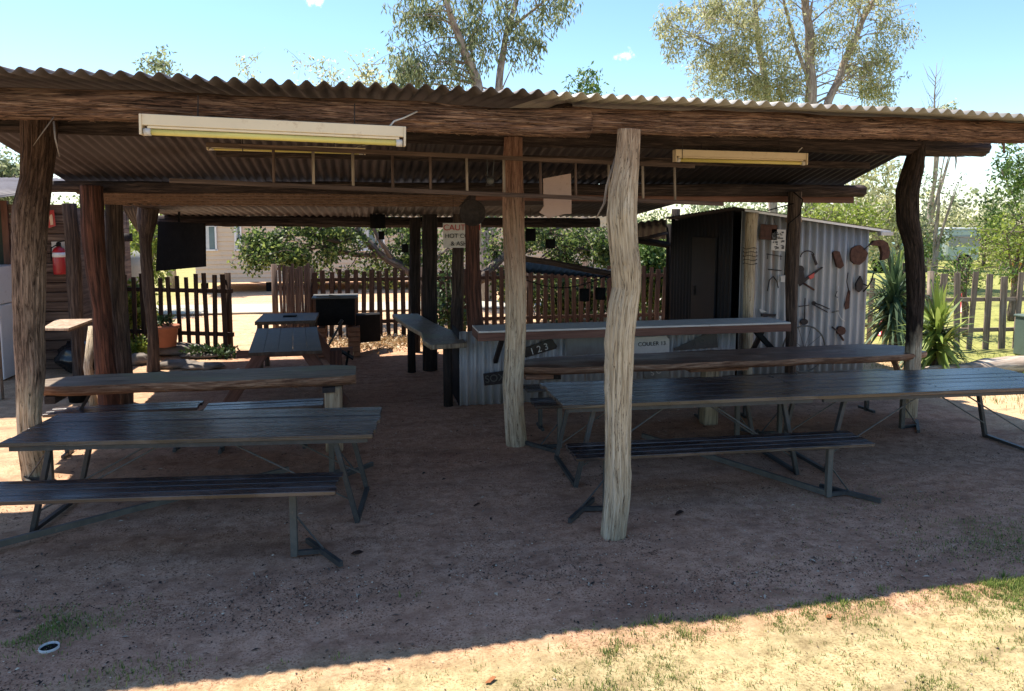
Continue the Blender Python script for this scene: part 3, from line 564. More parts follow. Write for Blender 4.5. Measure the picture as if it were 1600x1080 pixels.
# ------------------------------------------------------------------ steel framed tables and benches
def planks(mb, x0, x1, y0, y1, z, n, th=0.035, gap=0.008, seed=0):
    rd = random.Random(seed); wd = (y1 - y0) / n
    for i in range(n):
        e = rd.uniform(-0.012, 0.012)
        mb.box(((x0 + x1) / 2 + e, y0 + wd * (i + 0.5), z - th / 2 + rd.uniform(-0.002, 0.002)), (x1 - x0, wd - gap, th), mat=Matrix.Rotation(rd.uniform(-0.0008, 0.0008), 3, 'Y') @ Matrix.Rotation(rd.uniform(-0.005, 0.005), 3, 'X'))
def screws(mb, xs_, y0, y1, z, n):
    wd = (y1 - y0) / n
    for x in xs_:
        for i in range(n):
            for q in (0.25, 0.75): mb.lathe((x, y0 + wd * (i + q), z), [(0.007, -0.004), (0.007, 0.0022), (0.0, 0.003)], 7)
def end_frame(t, x, lean, y0, y1, z, brace_to):
    """table end: two legs leaning along the table, joined by a rail on the ground"""
    for y in (y0, y1):
        mb = MB(); mb.bar((x, y, z - 0.04), (x + lean, y, 0.0), 0.045, 0.035); mb.build('leg', m_steel, t, bevel=0.003)
    mb = MB(); mb.bar((x + lean, y0, 0.02), (x + lean, y1, 0.02), 0.035, 0.03); mb.build('ground_rail', m_steel, t)
    mb = MB(); mb.bar((x, y0 - 0.05, z - 0.055), (x, y1 + 0.05, z - 0.055), 0.04, 0.03); mb.build('bearer', m_steel, t)
    for y in (y0 + 0.03, y1 - 0.03):
        mb = MB(); mb.tube([(brace_to, y, z - 0.05), (x + lean * 0.7, y, 0.16)], 0.007, 6); mb.build('brace', m_steel_lt, t)
def bench_leg(t, x, y, z, foot, back):
    mb = MB(); mb.bar((x, y, z - 0.03), (x, y, 0), 0.045, 0.045); mb.build('bench_leg', m_steel_lt, t, bevel=0.003)
    mb = MB(); mb.bar((x, y, 0.02), (x + foot * 0.2, y + 0.02, 0.02), 0.03, 0.03)
    mb.tube([(x + foot * 0.02, y, z * 0.55), (x + foot * 0.19, y + 0.01, 0.04)], 0.007, 6)
    mb.bar((x + foot * 0.05, y + 0.2 * back, 0.02), (x + foot * 0.34, y - 0.2 * back, 0.02), 0.03, 0.035); mb.build('bench_foot', m_steel, t)
def picnic(name, label, loc, rz, L, dep=0.92, zt=0.735, zb=0.45, front=True, rear=True, fx=(0, 0), n=6, seed=0, rail=0, fl=None, ll=0.25, fy=-0.52, lo=0.15):
    t = thing(name, label, 'picnic table', loc, 'steel framed picnic tables with dark slat tops', local=True); t.rotation_euler = (0, 0, rz)
    mb = MB(); planks(mb, 0, L, 0, dep, zt, n, seed=seed); screws(mb, (0.3, L / 2, L - 0.3), 0, dep, zt, n); mb.build('tabletop', m_bench, t, bevel=0.004)
    mb = MB(); mb.bar((0.05, 0.03, zt - 0.05), (L - 0.05, 0.03, zt - 0.05), 0.03, 0.03); mb.bar((0.05, dep - 0.03, zt - 0.05), (L - 0.05, dep - 0.03, zt - 0.05), 0.03, 0.03); mb.build('top_frame', m_steel, t)
    end_frame(t, 0.3, -0.16, 0.08, dep - 0.08, zt, L * 0.42); end_frame(t, L - 0.3, 0.16, 0.08, dep - 0.08, zt, L * 0.58)
    def seat(y0, y1, back):
        mb = MB(); planks(mb, 0.0 + fx[0], L + fx[1], y0, y1, zb, 4, 0.03, 0.01, seed + 5); mb.build('bench_seat', m_bench, t, bevel=0.004)
        ym = y0 + lo
        bench_leg(t, fx[0] + ll, ym, zb, -1, back); bench_leg(t, L + fx[1] - (fl or 0.4), ym, zb, 1, back)
    if front: seat(fy, fy + 0.4, 1)
    if rear: seat(dep + 0.2, dep + 0.56, -1)
    if rail:
        mb = MB(); ym = fy + lo
        if rail == 1: mb.bar((L + fx[1] - (fl or 0.4), ym, 0.03), (L * 0.5, dep + 0.38, 0.05), 0.03, 0.045)
        else: mb.bar((fx[0] + ll, ym, 0.03), (L * 0.66, dep + 0.38, 0.05), 0.03, 0.045)
        mb.build('tie_rail', m_steel_lt, t)
    return t
# left set, R1, R2
picnic('picnic_table', 'nearest left picnic table with dark boards, in front of the left log post', (-2.54, 5.74, 0), R(-6.5), 2.62, 0.84, 0.70, 0.5, seed=1, fx=(-0.42, -0.2), fl=0.3, lo=0.16, rail=2, ll=0.12, fy=-0.62)
picnic('picnic_table', 'dark picnic table directly behind the pale front log post', (1.62, 5.86, 0), R(-2.5), 2.33, 0.94, 0.735, 0.45, seed=2, fx=(0.0, 0.2), fl=0.38, rail=1, lo=0.05)
picnic('picnic_table', 'blue shining picnic table running out of the picture at right', (3.95, 5.755, 0), R(-2.5), 2.6, 0.94, 0.735, 0.45, seed=3, front=False, fx=(0.1, -0.4))
# free benches behind, below the slabs
def bench(label, x0, x1, y0, y1, z, legs):
    t = thing('slat_bench', label, 'bench', ((x0 + x1) / 2, (y0 + y1) / 2, 0), 'low dark benches under the log slab tables')
    mb = MB(); planks(mb, x0, x1, y0, y1, z, 3, 0.03, 0.01, int(x0 * 10)); mb.build('seat', m_bench, t, bevel=0.004)
    for x in legs:
        mb = MB(); ym = (y0 + y1) / 2; mb.bar((x, ym, z - 0.03), (x, ym, 0), 0.04, 0.04); mb.build('leg', m_steel, t)
        mb = MB(); mb.bar((x, y0 + 0.02, 0.02), (x, y1 - 0.02, 0.02), 0.03, 0.03); mb.build('foot', m_steel, t)
        mb = MB(); mb.tube([(x, ym, 0.3), (x + 0.35, ym, z - 0.03)], 0.007, 6); mb.build('brace', m_steel, t)
bench('dark bench under the right slab table, left end beside the middle post', 1.72, 4.05, 7.62, 7.92, 0.47, (1.9, 3.8))
bench('dark bench under the right slab table, right end beside the dark crooked post', 4.12, 6.3, 7.58, 7.9, 0.475, (4.35, 5.95))
bench('dark bench under the left slab table, nearer the log post', -3.0, -1.62, 7.62, 7.92, 0.45, (-2.85, -1.85))
bench('dark bench under the left slab table, nearer the square stump', -1.55, -0.42, 7.48, 7.78, 0.45, (-1.4, -0.6))

# ------------------------------------------------------------------ log slab tables
def slab(name, label, x0, x1, yf0, yf1, yb0, yb1, z, th, mtop, stumps, seed, nose):
    t = thing(name, label, 'table', ((x0 + x1) / 2, (yf0 + yb0) / 2, 0), 'log slab tables')
    n = 60; front, back = [], []
    for i in range(n + 1):
        u = i / n; x = x0 + (x1 - x0) * u; e = nose * (1 - min(1, min(u, 1 - u) * 9)) ** 2
        front.append((x, yf0 + (yf1 - yf0) * u + 0.035 * mnoise.noise(Vector((x * 1.7, seed, 0))) + 0.015 * mnoise.noise(Vector((x * 7, seed, 2))) + e * 0.5))
        back.append((x, yb0 + (yb1 - yb0) * u + 0.05 * mnoise.noise(Vector((x * 1.3, seed, 5))) - e * 0.8))
    m = 6; vs = []; gr = []
    for i in range(n + 1):
        for j in range(m + 1):
            v = j / m; x, ya = front[i]; yb = back[i][1]; y = ya + (yb - ya) * v
            vs.append((x, y, z + 0.006 * mnoise.noise(Vector((x * 2, y * 4, seed))))); gr.append((y + seed, 0.0, x))
    mb = MB(); mb.add(vs, [(i * (m + 1) + j, (i + 1) * (m + 1) + j, (i + 1) * (m + 1) + j + 1, i * (m + 1) + j + 1) for i in range(n) for j in range(m)], gr)
    mb.build('slab_top', mtop, t, True)
    # rough edge round the slab, a strip of its own, and the underside
    ring = [(x, y) for x, y in front] + [(x, y) for x, y in reversed(back)]; k = len(ring); vs = []; gr = []; cx = (x0 + x1) / 2; L = 0
    for i, (x, y) in enumerate(ring):
        if i: L += math.dist(ring[i], ring[i - 1])
        cy = (yf0 + yb0) / 2; iny = 1 if y < cy else -1
        for q, (zz, inn) in enumerate(((0.006 * mnoise.noise(Vector((x * 2, y * 4, seed))), 0), (-th * 0.3, -0.012), (-th * 0.7, 0.0), (-th, 0.05))):
            w_ = 0.012 * mnoise.noise(Vector((L * 5, q * 2.0, seed)))
            vs.append((x, y + iny * (inn + (w_ if q else 0)), z + zz)); gr.append((q * 0.04, 0.3, L))
    fs = [(i * 4 + q, i * 4 + q + 1, ((i + 1) % k) * 4 + q + 1, ((i + 1) % k) * 4 + q) for i in range(k) for q in range(3)]
    fs += [(i * 4 + 3, (2 * n + 1 - i) * 4 + 3, (2 * n - i) * 4 + 3, (i + 1) * 4 + 3) for i in range(n)]
    mb = MB(); mb.add(vs, fs, gr); mb.build('slab_edge', m_slab_edge, t, True)
    for sx, sy, w_, d_, mt in stumps:
        mb = MB(); mb.box((sx, sy, (z - th) / 2 - 0.01), (w_, d_, z - th), grain=2); mb.build('stump_leg', mt, t, bevel=0.02)
    return t
m_stump = wood('pale_stump', (0.2, 0.13, 0.08), (0.44, 0.33, 0.21), (0.6, 0.5, 0.35), grain=14, bs=0.7, crack=0.5)
m_stumpg = wood('grey_stump', (0.14, 0.11, 0.07), (0.3, 0.25, 0.17), (0.42, 0.36, 0.26), grain=14, bs=0.7, crack=0.5)
t = slab('slab_table', 'grey weathered log slab table fixed to the left log post', -3.02, -0.08, 7.42, 7.34, 7.93, 8.0, 0.755, 0.1, m_slab_grey, [(-0.3, 7.43, 0.17, 0.14, m_stump)], 3, 0.15)
for q in (((-2.86, 7.45, 0.62), (-2.86, 7.9, 0.62), 0.09, 0.07), ((-0.34, 7.32, 0.63), (-0.34, 7.9, 0.63), 0.12, 0.05), ((-2.6, 7.8, 0.65), (-2.85, 7.75, 0.2), 0.06, 0.03)):
    mb = MB(); mb.bar(*q); mb.build('bracket', m_rustd, t)
t = slab('slab_table', 'long brown log slab table between the middle and right posts', 1.6, 6.5, 7.36, 7.3, 7.98, 8.12, 0.755, 0.085, m_slab, [(3.82, 7.6, 0.17, 0.15, m_stumpg)], 7, 0.3)
for q in (((1.67, 7.62, 0.64), (1.97, 7.62, 0.64), 0.3, 0.05), ((3.55, 7.6, 0.64), (4.25, 7.6, 0.64), 0.16, 0.06), ((6.2, 7.65, 0.66), (6.28, 7.5, 0.3), 0.05, 0.05)):
    mb = MB(); mb.bar(*q); mb.build('bracket', m_slab_edge, t)
t = thing('slab_bench', 'grey log slab shelf running back beside the bar end', 'bench', (0.9, 9.7, 0), 'log slab tables')
mb = MB(); mb.prism([(0.78, 8.62, 0.83), (1.22, 8.7, 0.83), (1.2, 9.6, 0.84), (1.0, 10.4, 0.85), (0.85, 11.6, 0.85), (0.45, 11.6, 0.85), (0.6, 10.4, 0.84), (0.74, 9.6, 0.84), (0.72, 9.0, 0.83)], (0, 0, -0.06)); mb.build('slab_top', m_slab_grey, t, bevel=0.012)
for q in ((0.72, 11.2), (1.02, 9.0)):
    mb = MB(); mb.tube([(q[0], q[1], -0.02), (q[0], q[1], 0.78)], 0.06, 10, 0.2); mb.build('leg', m_post_black, t, True)

# ------------------------------------------------------------------ bar counter
t = thing('bar_counter', 'long bar counter with white top, red fascia and corrugated iron front', 'counter', (3.2, 8.6, 0))
mb = MB(); mb.box((3.3, 8.62, 1.005), (3.98, 0.52, 0.022)); mb.build('countertop', m_offw, t, bevel=0.004)
mb = MB(); mb.box((3.3, 8.38, 0.945), (4.0, 0.035, 0.095)); mb.box((1.32, 8.63, 0.945), (0.03, 0.46, 0.095)); mb.build('fascia', m_fascia, t, bevel=0.004)
mb = MB(); mb.corr((1.16, 8.97, 0.0), (4.86, 8.97, 0.0), (4.86, 8.97, 0.93), (1.16, 8.97, 0.93), pitch=0.1, amp=0.02, rows=2); solid(mb.build('iron_front', m_zinc, t, True), 0.002)
mb = MB(); mb.corr((1.16, 8.97, 0.0), (1.16, 9.6, 0.0), (1.16, 9.6, 0.93), (1.16, 8.97, 0.93), pitch=0.085, amp=0.01, rows=2); solid(mb.build('iron_end', m_zinc_dk, t, True), 0.002)
for x in (1.6, 4.95):
    mb = MB(); mb.bar((x + 0.12 if x > 3 else x, 8.9, 0.55), (x, 8.45, 0.9), 0.05, 0.05); mb.build('bracket', m_rustd, t)
mb = MB(); mb.bar((4.85, 8.42, 0.9), (5.25, 8.42, 0.5), 0.06, 0.06); mb.build('bracket', m_black, t)
# things on the iron front
def plate(label, pts, Y, mat, txt=None, tmat=None, size=0.09, cat='number plate', name='number_plate', grp='old number plates on the bar front'):
    c0 = sum((P(x, y, Y) for x, y in pts), Vector()) / len(pts); t = thing(name, label, cat, c0, grp)
    mb = MB(); mb.prism([P(x, y, Y) for x, y in pts], (0, 0.006, 0)); mb.build('plate', mat, t, bevel=0.004)
    if txt:
        a, b_ = P(*pts[0], Y), P(*pts[1], Y); tilt = -math.atan2(b_.z - a.z, b_.x - a.x)
        text('lettering', txt, c0 + Vector((0, -0.004, 0)), size, tmat, t, tilt=tilt)
    return t
plate('black tilted plate numbered 123 beside the middle post', [(815, 545), (862, 529), (871, 541), (869, 545), (822, 559), (815, 556)], 8.92, m_blackg, '1 2 3', m_offw, 0.12)
plate('dark old plate with raised border low on the left of the bar front', [(755, 584), (790, 579), (792, 599), (757, 603)], 8.92, m_rustd, 'SOX', m_steel_lt, 0.13)
plate('black plate with pale marks under the slab table end', [(834, 580), (876, 576), (877, 593), (835, 594)], 8.92, m_blackg, 'II I', m_offw, 0.1)
plate('cream sheet with black capitals behind the pale front post', [(980, 528), (1040, 525), (1046, 530), (1046, 551), (980, 553)], 8.92, m_offw, 'COULER 13', m_black, 0.075, 'sign', 'tin_sign')
plate('grey dented sheet leaning on the bar front left of the pale post', [(885, 528), (955, 526), (957, 552), (885, 556)], 8.92, steel_sheet('grey_flat_tin', (0.2, 0.2, 0.2), (0.12, 0.09, 0.07), 0.6), None, None, 0.1, 'sheet', 'tin_sheet')
plate('blotched grey tin shape low behind the pale post', [(1003, 575), (1020, 570), (1045, 580), (1047, 590), (1008, 592)], 8.92, steel_sheet('blotched_tin', (0.25, 0.27, 0.28), (0.08, 0.07, 0.07), 0.8), 'S C', m_offw, 0.1, 'sheet', 'tin_sheet')
plate('dark wedge of tin at the right end of the bar front', [(1052, 545), (1105, 521), (1120, 519), (1122, 543), (1056, 548)], 8.92, m_steel, 'III  O', m_steel_lt, 0.09, 'sheet', 'tin_sheet')

# ------------------------------------------------------------------ iron hut with hanging tools
YH = 9.5
t = thing('iron_hut', 'small corrugated iron hut with rusty tools hung on its wall', 'hut', (6.1, 10.5, 0))
zL, zR = 2.43, 2.17
mb = MB(); mb.corr((5.18, YH, 0), (7.2, YH, 0), (7.2, YH, zR), (5.18, YH, zL), pitch=0.118, amp=0.026, rows=4); solid(mb.build('front_wall', m_zinc, t, True), 0.002)
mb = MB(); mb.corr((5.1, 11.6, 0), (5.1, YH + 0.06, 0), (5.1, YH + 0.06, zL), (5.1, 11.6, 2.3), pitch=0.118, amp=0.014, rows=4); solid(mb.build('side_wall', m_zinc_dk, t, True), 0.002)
mb = MB(); mb.corr((7.2, YH + 0.01, 0), (7.2, 11.6, 0), (7.2, 11.6, zR - 0.05), (7.2, YH + 0.01, zR), pitch=0.118, amp=0.014, rows=4); solid(mb.build('end_wall', m_zinc, t, True), 0.002)
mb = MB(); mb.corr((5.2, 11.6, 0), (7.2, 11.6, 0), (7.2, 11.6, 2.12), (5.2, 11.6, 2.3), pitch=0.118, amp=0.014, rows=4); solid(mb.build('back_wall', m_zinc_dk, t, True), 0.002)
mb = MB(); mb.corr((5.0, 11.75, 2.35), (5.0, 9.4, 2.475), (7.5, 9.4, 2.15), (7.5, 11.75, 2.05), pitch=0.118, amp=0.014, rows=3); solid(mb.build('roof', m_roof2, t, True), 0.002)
mb = MB(); mb.bar((5.2, 9.42, 2.44), (7.5, 9.42, 2.14), 0.012, 0.035); mb.build('barge_board', m_white, t)
for u in (0.3, 0.97):
    x = 5.2 + 2.2 * u; z = 2.44 - 0.29 * u
    mb = MB(); mb.box((x + 0.1, 9.44, z - 0.05), (0.2, 0.09, 0.055)); mb.build('purlin_end', m_offw if u > 0.5 else m_ply, t, bevel=0.004)
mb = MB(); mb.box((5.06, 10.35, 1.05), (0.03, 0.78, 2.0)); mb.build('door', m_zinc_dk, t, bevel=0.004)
mb = MB(); mb.tube([(5.03, 10.6, 1.15), (5.03, 10.6, 1.3)], 0.012, 8); mb.build('door_handle', m_rustd, t)
mb = MB(); c_, r_ = spans(9.42, [(332, 1166, 1184), (400, 1163, 1180), (500, 1161, 1176), (610, 1160, 1175)], 20); mb.tube(c_, r_, 16, 0.1, True, 0.1, 3, zg=1); mb.build('corner_post', m_post_pale, t, True)
mb = MB(); q = P(1056, 328, 11.7); mb.tube([(q.x, q.y, -0.02), (q.x, q.y, 2.5)], 0.075, 12, 0.1); mb.build('corner_post', m_post_black, t, True)
mb = MB()
for k in range(5):
    q = P(1172, 388 + k * 6, 9.42); mb.tube([q + Vector((0.093 * math.cos(a), 0.093 * math.sin(a), 0.01 * math.sin(3 * a + k))) for a in [2 * math.pi * i / 16 for i in range(17)]], 0.004, 5)
tag(mb.build('wire_coil', m_rustd, None, True), 'loops of rusty wire wound round the hut corner post', 'wire')
YT = YH - 0.05
def tool(name, label, cat, *shapes):
    """shapes: ('p', outline px, mat, thickness) flat forged pieces or ('t', px line, radius, mat) rods; first one is the body"""
    pts = [q for s_ in shapes for q in s_[1]]; c0 = sum((P(x, y, YT) for x, y in pts), Vector()) / len(pts)
    single = len(shapes) == 1; root = None if single else thing(name, label, cat, c0, 'rusty tools hung on the hut wall')
    names = ['body', 'handle', 'fitting', 'fitting']
    for i, s_ in enumerate(shapes):
        mb = MB()
        if s_[0] == 'p': mb.prism([P(x, y, YT - 0.004 * i) for x, y in s_[1]], (0, s_[3], 0))
        else: mb.tube([P(x, y, YT - 0.006 - 0.004 * i) for x, y in s_[1]], s_[2], 8)
        mt = s_[2] if s_[0] == 'p' else s_[3]
        o = mb.build(name if single else names[i], mt, root, s_[0] == 't', bevel=0.003 if s_[0] == 'p' else 0)
        if single: tag(o, label, cat, 'rusty tools hung on the hut wall')
def circ(cx, cy, r, n=16, sq=1.0, a0=0, a1=360): return [(cx + r * math.cos(R(a0 + (a1 - a0) * k / n)), cy + r * sq * math.sin(R(a0 + (a1 - a0) * k / n))) for k in range(n + (0 if a1 - a0 == 360 else 1))]
tool('rusty_plate', 'square rusty plate hanging near the top of the hut wall', 'plate', ('p', [(1189, 350), (1215, 352), (1214, 376), (1187, 374)], m_rust, 0.012), ('t', [(1195, 352), (1203, 326), (1212, 352)], 0.003, m_rustd))
tool('long_shovel_blade', 'large round rusty pan with a stub handle under the eave', 'pan', ('p', [(1331, 388), (1338, 384), (1345, 383), (1352, 389), (1357, 396), (1353, 406), (1344, 414), (1336, 413), (1330, 408), (1329, 397)], m_rust, 0.03), ('t', [(1350, 390), (1362, 380)], 0.008, m_rustd))
tool('rusty_block', 'tilted oblong rusty block high on the hut wall', 'iron block', ('p', [(1302, 395), (1305, 392), (1312, 393), (1319, 415), (1314, 420), (1308, 417)], m_rust, 0.04))
tool('iron_bow', 'curved iron bow above the long saw', 'bow', ('t', circ(1262, 402, 11, 10, 0.9, 180, 340) , 0.008, m_rustd), ('p', [(1268, 396), (1272, 398), (1278, 413), (1275, 415)], m_rustd, 0.015))
tool('long_saw', 'long rusty blade crossing the wall right of the log post', 'saw', ('p', [(1248, 444), (1250, 440), (1284, 417), (1287, 418), (1266, 434), (1250, 448)], m_rustd, 0.012), ('p', [(1263, 432), (1273, 426), (1272, 434), (1266, 437)], m_red, 0.01))
tool('iron_roller', 'dark round iron head just right of the log post', 'roller', ('p', circ(1251, 421, 6), m_rustd, 0.04), ('p', [(1246, 424), (1256, 424), (1259, 440), (1247, 444)], m_rustd, 0.03))
tool('hammer', 'short brown handle tilted below the long saw', 'hammer', ('t', [(1256, 443), (1272, 453)], 0.014, m_rust))
tool('tongs', 'pair of forged tongs left of centre on the hut wall', 'tongs', ('t', [(1271, 473), (1283, 477), (1296, 483)], 0.008, m_rustd), ('t', [(1271, 476), (1282, 482), (1293, 488)], 0.008, m_rustd), ('p', circ(1272, 474, 3.4), m_rustd, 0.012))
tool('trowel', 'trowel with cross bar hanging low beside the log post', 'trowel', ('t', [(1258, 466), (1257, 500)], 0.007, m_rustd), ('t', [(1248, 479), (1264, 477)], 0.006, m_rustd), ('p', circ(1257, 503, 6, 12, 0.8), m_rustd, 0.02))
tool('hook_chain', 'pale chain with hooks hanging down the middle of the wall', 'chain', ('t', [(1310, 447), (1307, 460), (1310, 475), (1309, 488), (1314, 498), (1320, 502)], 0.006, m_offw), ('t', [(1308, 455), (1305, 463), (1309, 465)], 0.006, m_rustd), ('t', [(1300, 488), (1310, 486)], 0.01, m_steel_lt))
tool('chain_and_spoon', 'long hanging chain ending in a flat rusty spoon', 'spoon', ('t', [(1325, 426), (1323, 440), (1325, 450), (1328, 460)], 0.007, m_rustd), ('p', [(1326, 452), (1329, 455), (1327, 482), (1321, 484), (1320, 476)], m_rust, 0.015))
tool('horse_collar_iron', 'dark leaf shaped iron near the right edge of the wall', 'iron', ('p', [(1345, 431), (1349, 440), (1348, 452), (1343, 457), (1338, 453), (1338, 443)], m_rustd, 0.03))
tool('sickle', 'black curved sickle at the right edge of the hut wall', 'sickle', ('t', [(1365, 426), (1362, 438), (1356, 448), (1349, 456)], 0.01, m_black), ('t', [(1349, 444), (1357, 447)], 0.008, m_black))
tool('iron_gear', 'rusty toothed casting at the bottom of the hut wall', 'gear', ('p', circ(1315, 517, 7, 9), m_rust, 0.04), ('t', [(1300, 511), (1308, 517)], 0.012, m_rustd), ('t', [(1312, 523), (1318, 532)], 0.016, m_rust))
tool('bent_sheet', 'bent rusty mudguard hanging off the hut corner', 'mudguard', ('p', [(1361, 383), (1366, 376), (1380, 375), (1388, 380), (1391, 393), (1389, 403), (1383, 406), (1378, 407), (1379, 395), (1376, 385), (1368, 384)], m_rust, 0.06))
tool('spur_irons', 'thin pair of spurs left of the log post', 'spur', ('t', [(1199, 455), (1202, 438), (1208, 432), (1214, 440), (1216, 450)], 0.007, m_black), ('t', [(1200, 421), (1221, 423)], 0.007, m_rustd))
tool('small_plane', 'small dark plane with pale grip above the bar end', 'plane', ('p', [(1190, 490), (1213, 491), (1212, 495), (1190, 495)], m_rustd, 0.03), ('p', [(1189, 488), (1186, 484), (1189, 483), (1200, 488)], m_offw, 0.02))
tool('wire_rack', 'thin wire rack below the white notice', 'rack', ('t', [(1198, 397), (1222, 401)], 0.005, m_rustd), ('t', [(1200, 396), (1199, 405)], 0.005, m_rustd), ('t', [(1220, 398), (1220, 406)], 0.005, m_rustd))
px_plate('switch_box', [(1220, 431), (1228, 431), (1228, 441), (1220, 441)], 9.38, 0.04, m_offw, None, 'small cream switch box beside the log post', 'switch')
t = thing('notice', 'white printed notice on the hut wall beside the rusty plate', 'notice', P(1217, 376, YT))
mb = MB(); mb.prism([P(x, y, YT) for x, y in ((1206, 358), (1228, 359), (1227, 393), (1205, 391))], (0, 0.006, 0)); mb.build('sheet', m_offw, t)
rd = random.Random(4); mb = MB()
for k in range(34):
    x, y = rd.uniform(1208, 1225), rd.uniform(361, 389); q = P(x, y, YT - 0.004); mb.box(q, (rd.uniform(0.01, 0.05), 0.003, rd.uniform(0.008, 0.03)))
mb.build('printing', m_steel, t)
t = thing('wagon_wheel', 'thin grey wire wheel leaning on the hut wall behind the slab table', 'wheel', (6.05, 9.35, 0.3))
cw = P(1255, 545, 9.32); mb = MB(); mb.tube([cw + Vector((0.33 * math.cos(a), -0.02, 0.33 * math.sin(a))) for a in [2 * math.pi * k / 32 for k in range(33)]], 0.012, 8, 0, False); mb.build('rim', m_steel_lt, t, True)
for k in range(10):
    a = 2 * math.pi * k / 10; mb = MB(); mb.tube([cw + Vector((0, -0.03, 0)), cw + Vector((0.33 * math.cos(a), -0.02, 0.33 * math.sin(a)))], 0.004, 5); mb.build('spoke', m_steel_lt, t)
mb = MB(); mb.lathe(cw + Vector((0, -0.05, 0)), [(0, -0.03), (0.03, -0.03), (0.03, 0.03), (0, 0.03)], 14, Matrix.Rotation(R(90), 3, 'X')); mb.build('hub', m_rustd, t, True)
mb = MB(); c_ = [P(1240, 300, 8.78), P(1254, 312, 8.74), P(1250, 335, 8.76), P(1232, 350, 8.72), P(1228, 385, 8.72), P(1226, 430, 8.74)]; mb.tube(c_, 0.008, 8)
mb.tube([P(1240, 318, 8.72), P(1225, 322, 8.9), P(1200, 329, 9.35)], 0.008, 8)
tag(mb.build('power_cable', m_black, None, True), 'black cable looping down the log post at the bar end', 'cable')

# ------------------------------------------------------------------ left building and its fittings
YB = 12.55
t = thing('slab_hut', 'dark timber slab hut at the left edge behind the log posts', 'hut', (-6, 13.5, 0))
mb = MB()
for k in range(17):
    z = 0.075 + k * 0.15; mb.box((-4.78, YB + random.uniform(-0.01, 0.01), z), (0.9, 0.05, 0.142), grain=0)
mb.build('slab_wall', m_hutlog, t, bevel=0.015)
mb = MB(); mb.box((-4.78, YB + 0.06, 1.27), (0.88, 0.03, 2.54)); mb.build('wall_lining', m_black, t)
mb = MB(); mb.box((-7.2, YB + 0.02, 1.3), (3.94, 0.05, 2.6)); mb.build('green_wall', m_dgreen, t)
mb = MB(); mb.box((-5.26, YB - 0.03, 1.3), (0.09, 0.06, 2.6), grain=2); mb.build('corner_board', m_fascia, t, bevel=0.004)
mb = MB(); mb.box((-4.36, YB + 1.4, 1.25), (0.06, 2.75, 2.5)); mb.build('end_wall', m_hutlog, t)
mb = MB(); mb.corr((-9.2, 10.35, 2.58), (-4.45, 10.35, 2.58), (-4.45, 15.5, 3.1), (-9.2, 15.5, 3.1), pitch=0.12, rows=3); solid(mb.build('roof', m_roof, t, True), 0.003)
mb = MB(); mb.bar((-9.2, 10.45, 2.49), (-4.5, 10.45, 2.49), 0.04, 0.13); mb.bar((-4.6, 10.47, 0), (-4.6, 10.47, 2.4), 0.08, 0.08); mb.build('fascia', m_paling, t)
t = thing('fridge', 'white upright fridge half hidden by the left log post', 'fridge', (-5.45, 12.0, 0))
mb = MB(); mb.box((-5.5, 12.02, 0.55), (0.86, 0.6, 1.08)); mb.build('lower_door', m_white, t, bevel=0.02)
mb = MB(); mb.box((-5.5, 12.02, 1.375), (0.86, 0.6, 0.55)); mb.build('upper_door', m_white, t, bevel=0.02)
mb = MB(); mb.box((-5.09, 11.7, 1.2), (0.03, 0.04, 0.14)); mb.box((-5.09, 11.7, 0.95), (0.03, 0.04, 0.14)); mb.build('handle', m_steel_lt, t, bevel=0.005)
t = thing('fire_extinguisher', 'red fire extinguisher with white band on the slab wall', 'fire extinguisher', P(93, 405, 12.4))
cE = P(93, 408, 12.38); mb = MB(); mb.lathe(cE + Vector((0, 0, -0.2)), [(0, 0), (0.085, 0), (0.09, 0.02), (0.09, 0.34), (0.07, 0.39), (0.03, 0.42), (0, 0.42)], 22); mb.build('cylinder', m_red, t, True)
mb = MB(); mb.lathe(cE + Vector((0, 0, 0.06)), [(0.091, 0), (0.0915, 0), (0.0915, 0.07), (0.091, 0.07)], 22); mb.build('label_band', m_white, t, True)
mb = MB(); mb.box(cE + Vector((0, 0, 0.25)), (0.05, 0.05, 0.06)); mb.bar(cE + Vector((-0.02, 0, 0.28)), cE + Vector((0.09, 0, 0.31)), 0.02, 0.015); mb.tube([cE + Vector((-0.02, 0, 0.25)), cE + Vector((-0.1, -0.01, 0.2)), cE + Vector((-0.11, -0.01, 0.0))], 0.01, 8); mb.build('valve', m_black, t)
mb = MB(); mb.box(cE + Vector((-0.02, 0.12, 0.19)), (0.24, 0.01, 0.2)); mb.build('backing_plate', m_offw, t)
t = thing('extinguisher_sign', 'red sign with white extinguisher symbol high on the slab wall', 'sign', P(79, 343, 12.44))
mb = MB(); mb.prism([P(x, y, 12.44) for x, y in ((71, 330), (84, 328), (87, 353), (74, 357))], (0, 0.01, 0)); mb.build('board', m_red, t)
mb = MB(); mb.prism([P(x, y, 12.43) for x, y in ((78, 336), (81, 335), (82, 339), (83, 351), (79, 352), (77, 340))], (0, 0.006, 0)); mb.build('symbol', paint('sign_cream', (0.7, 0.5, 0.35)), t)
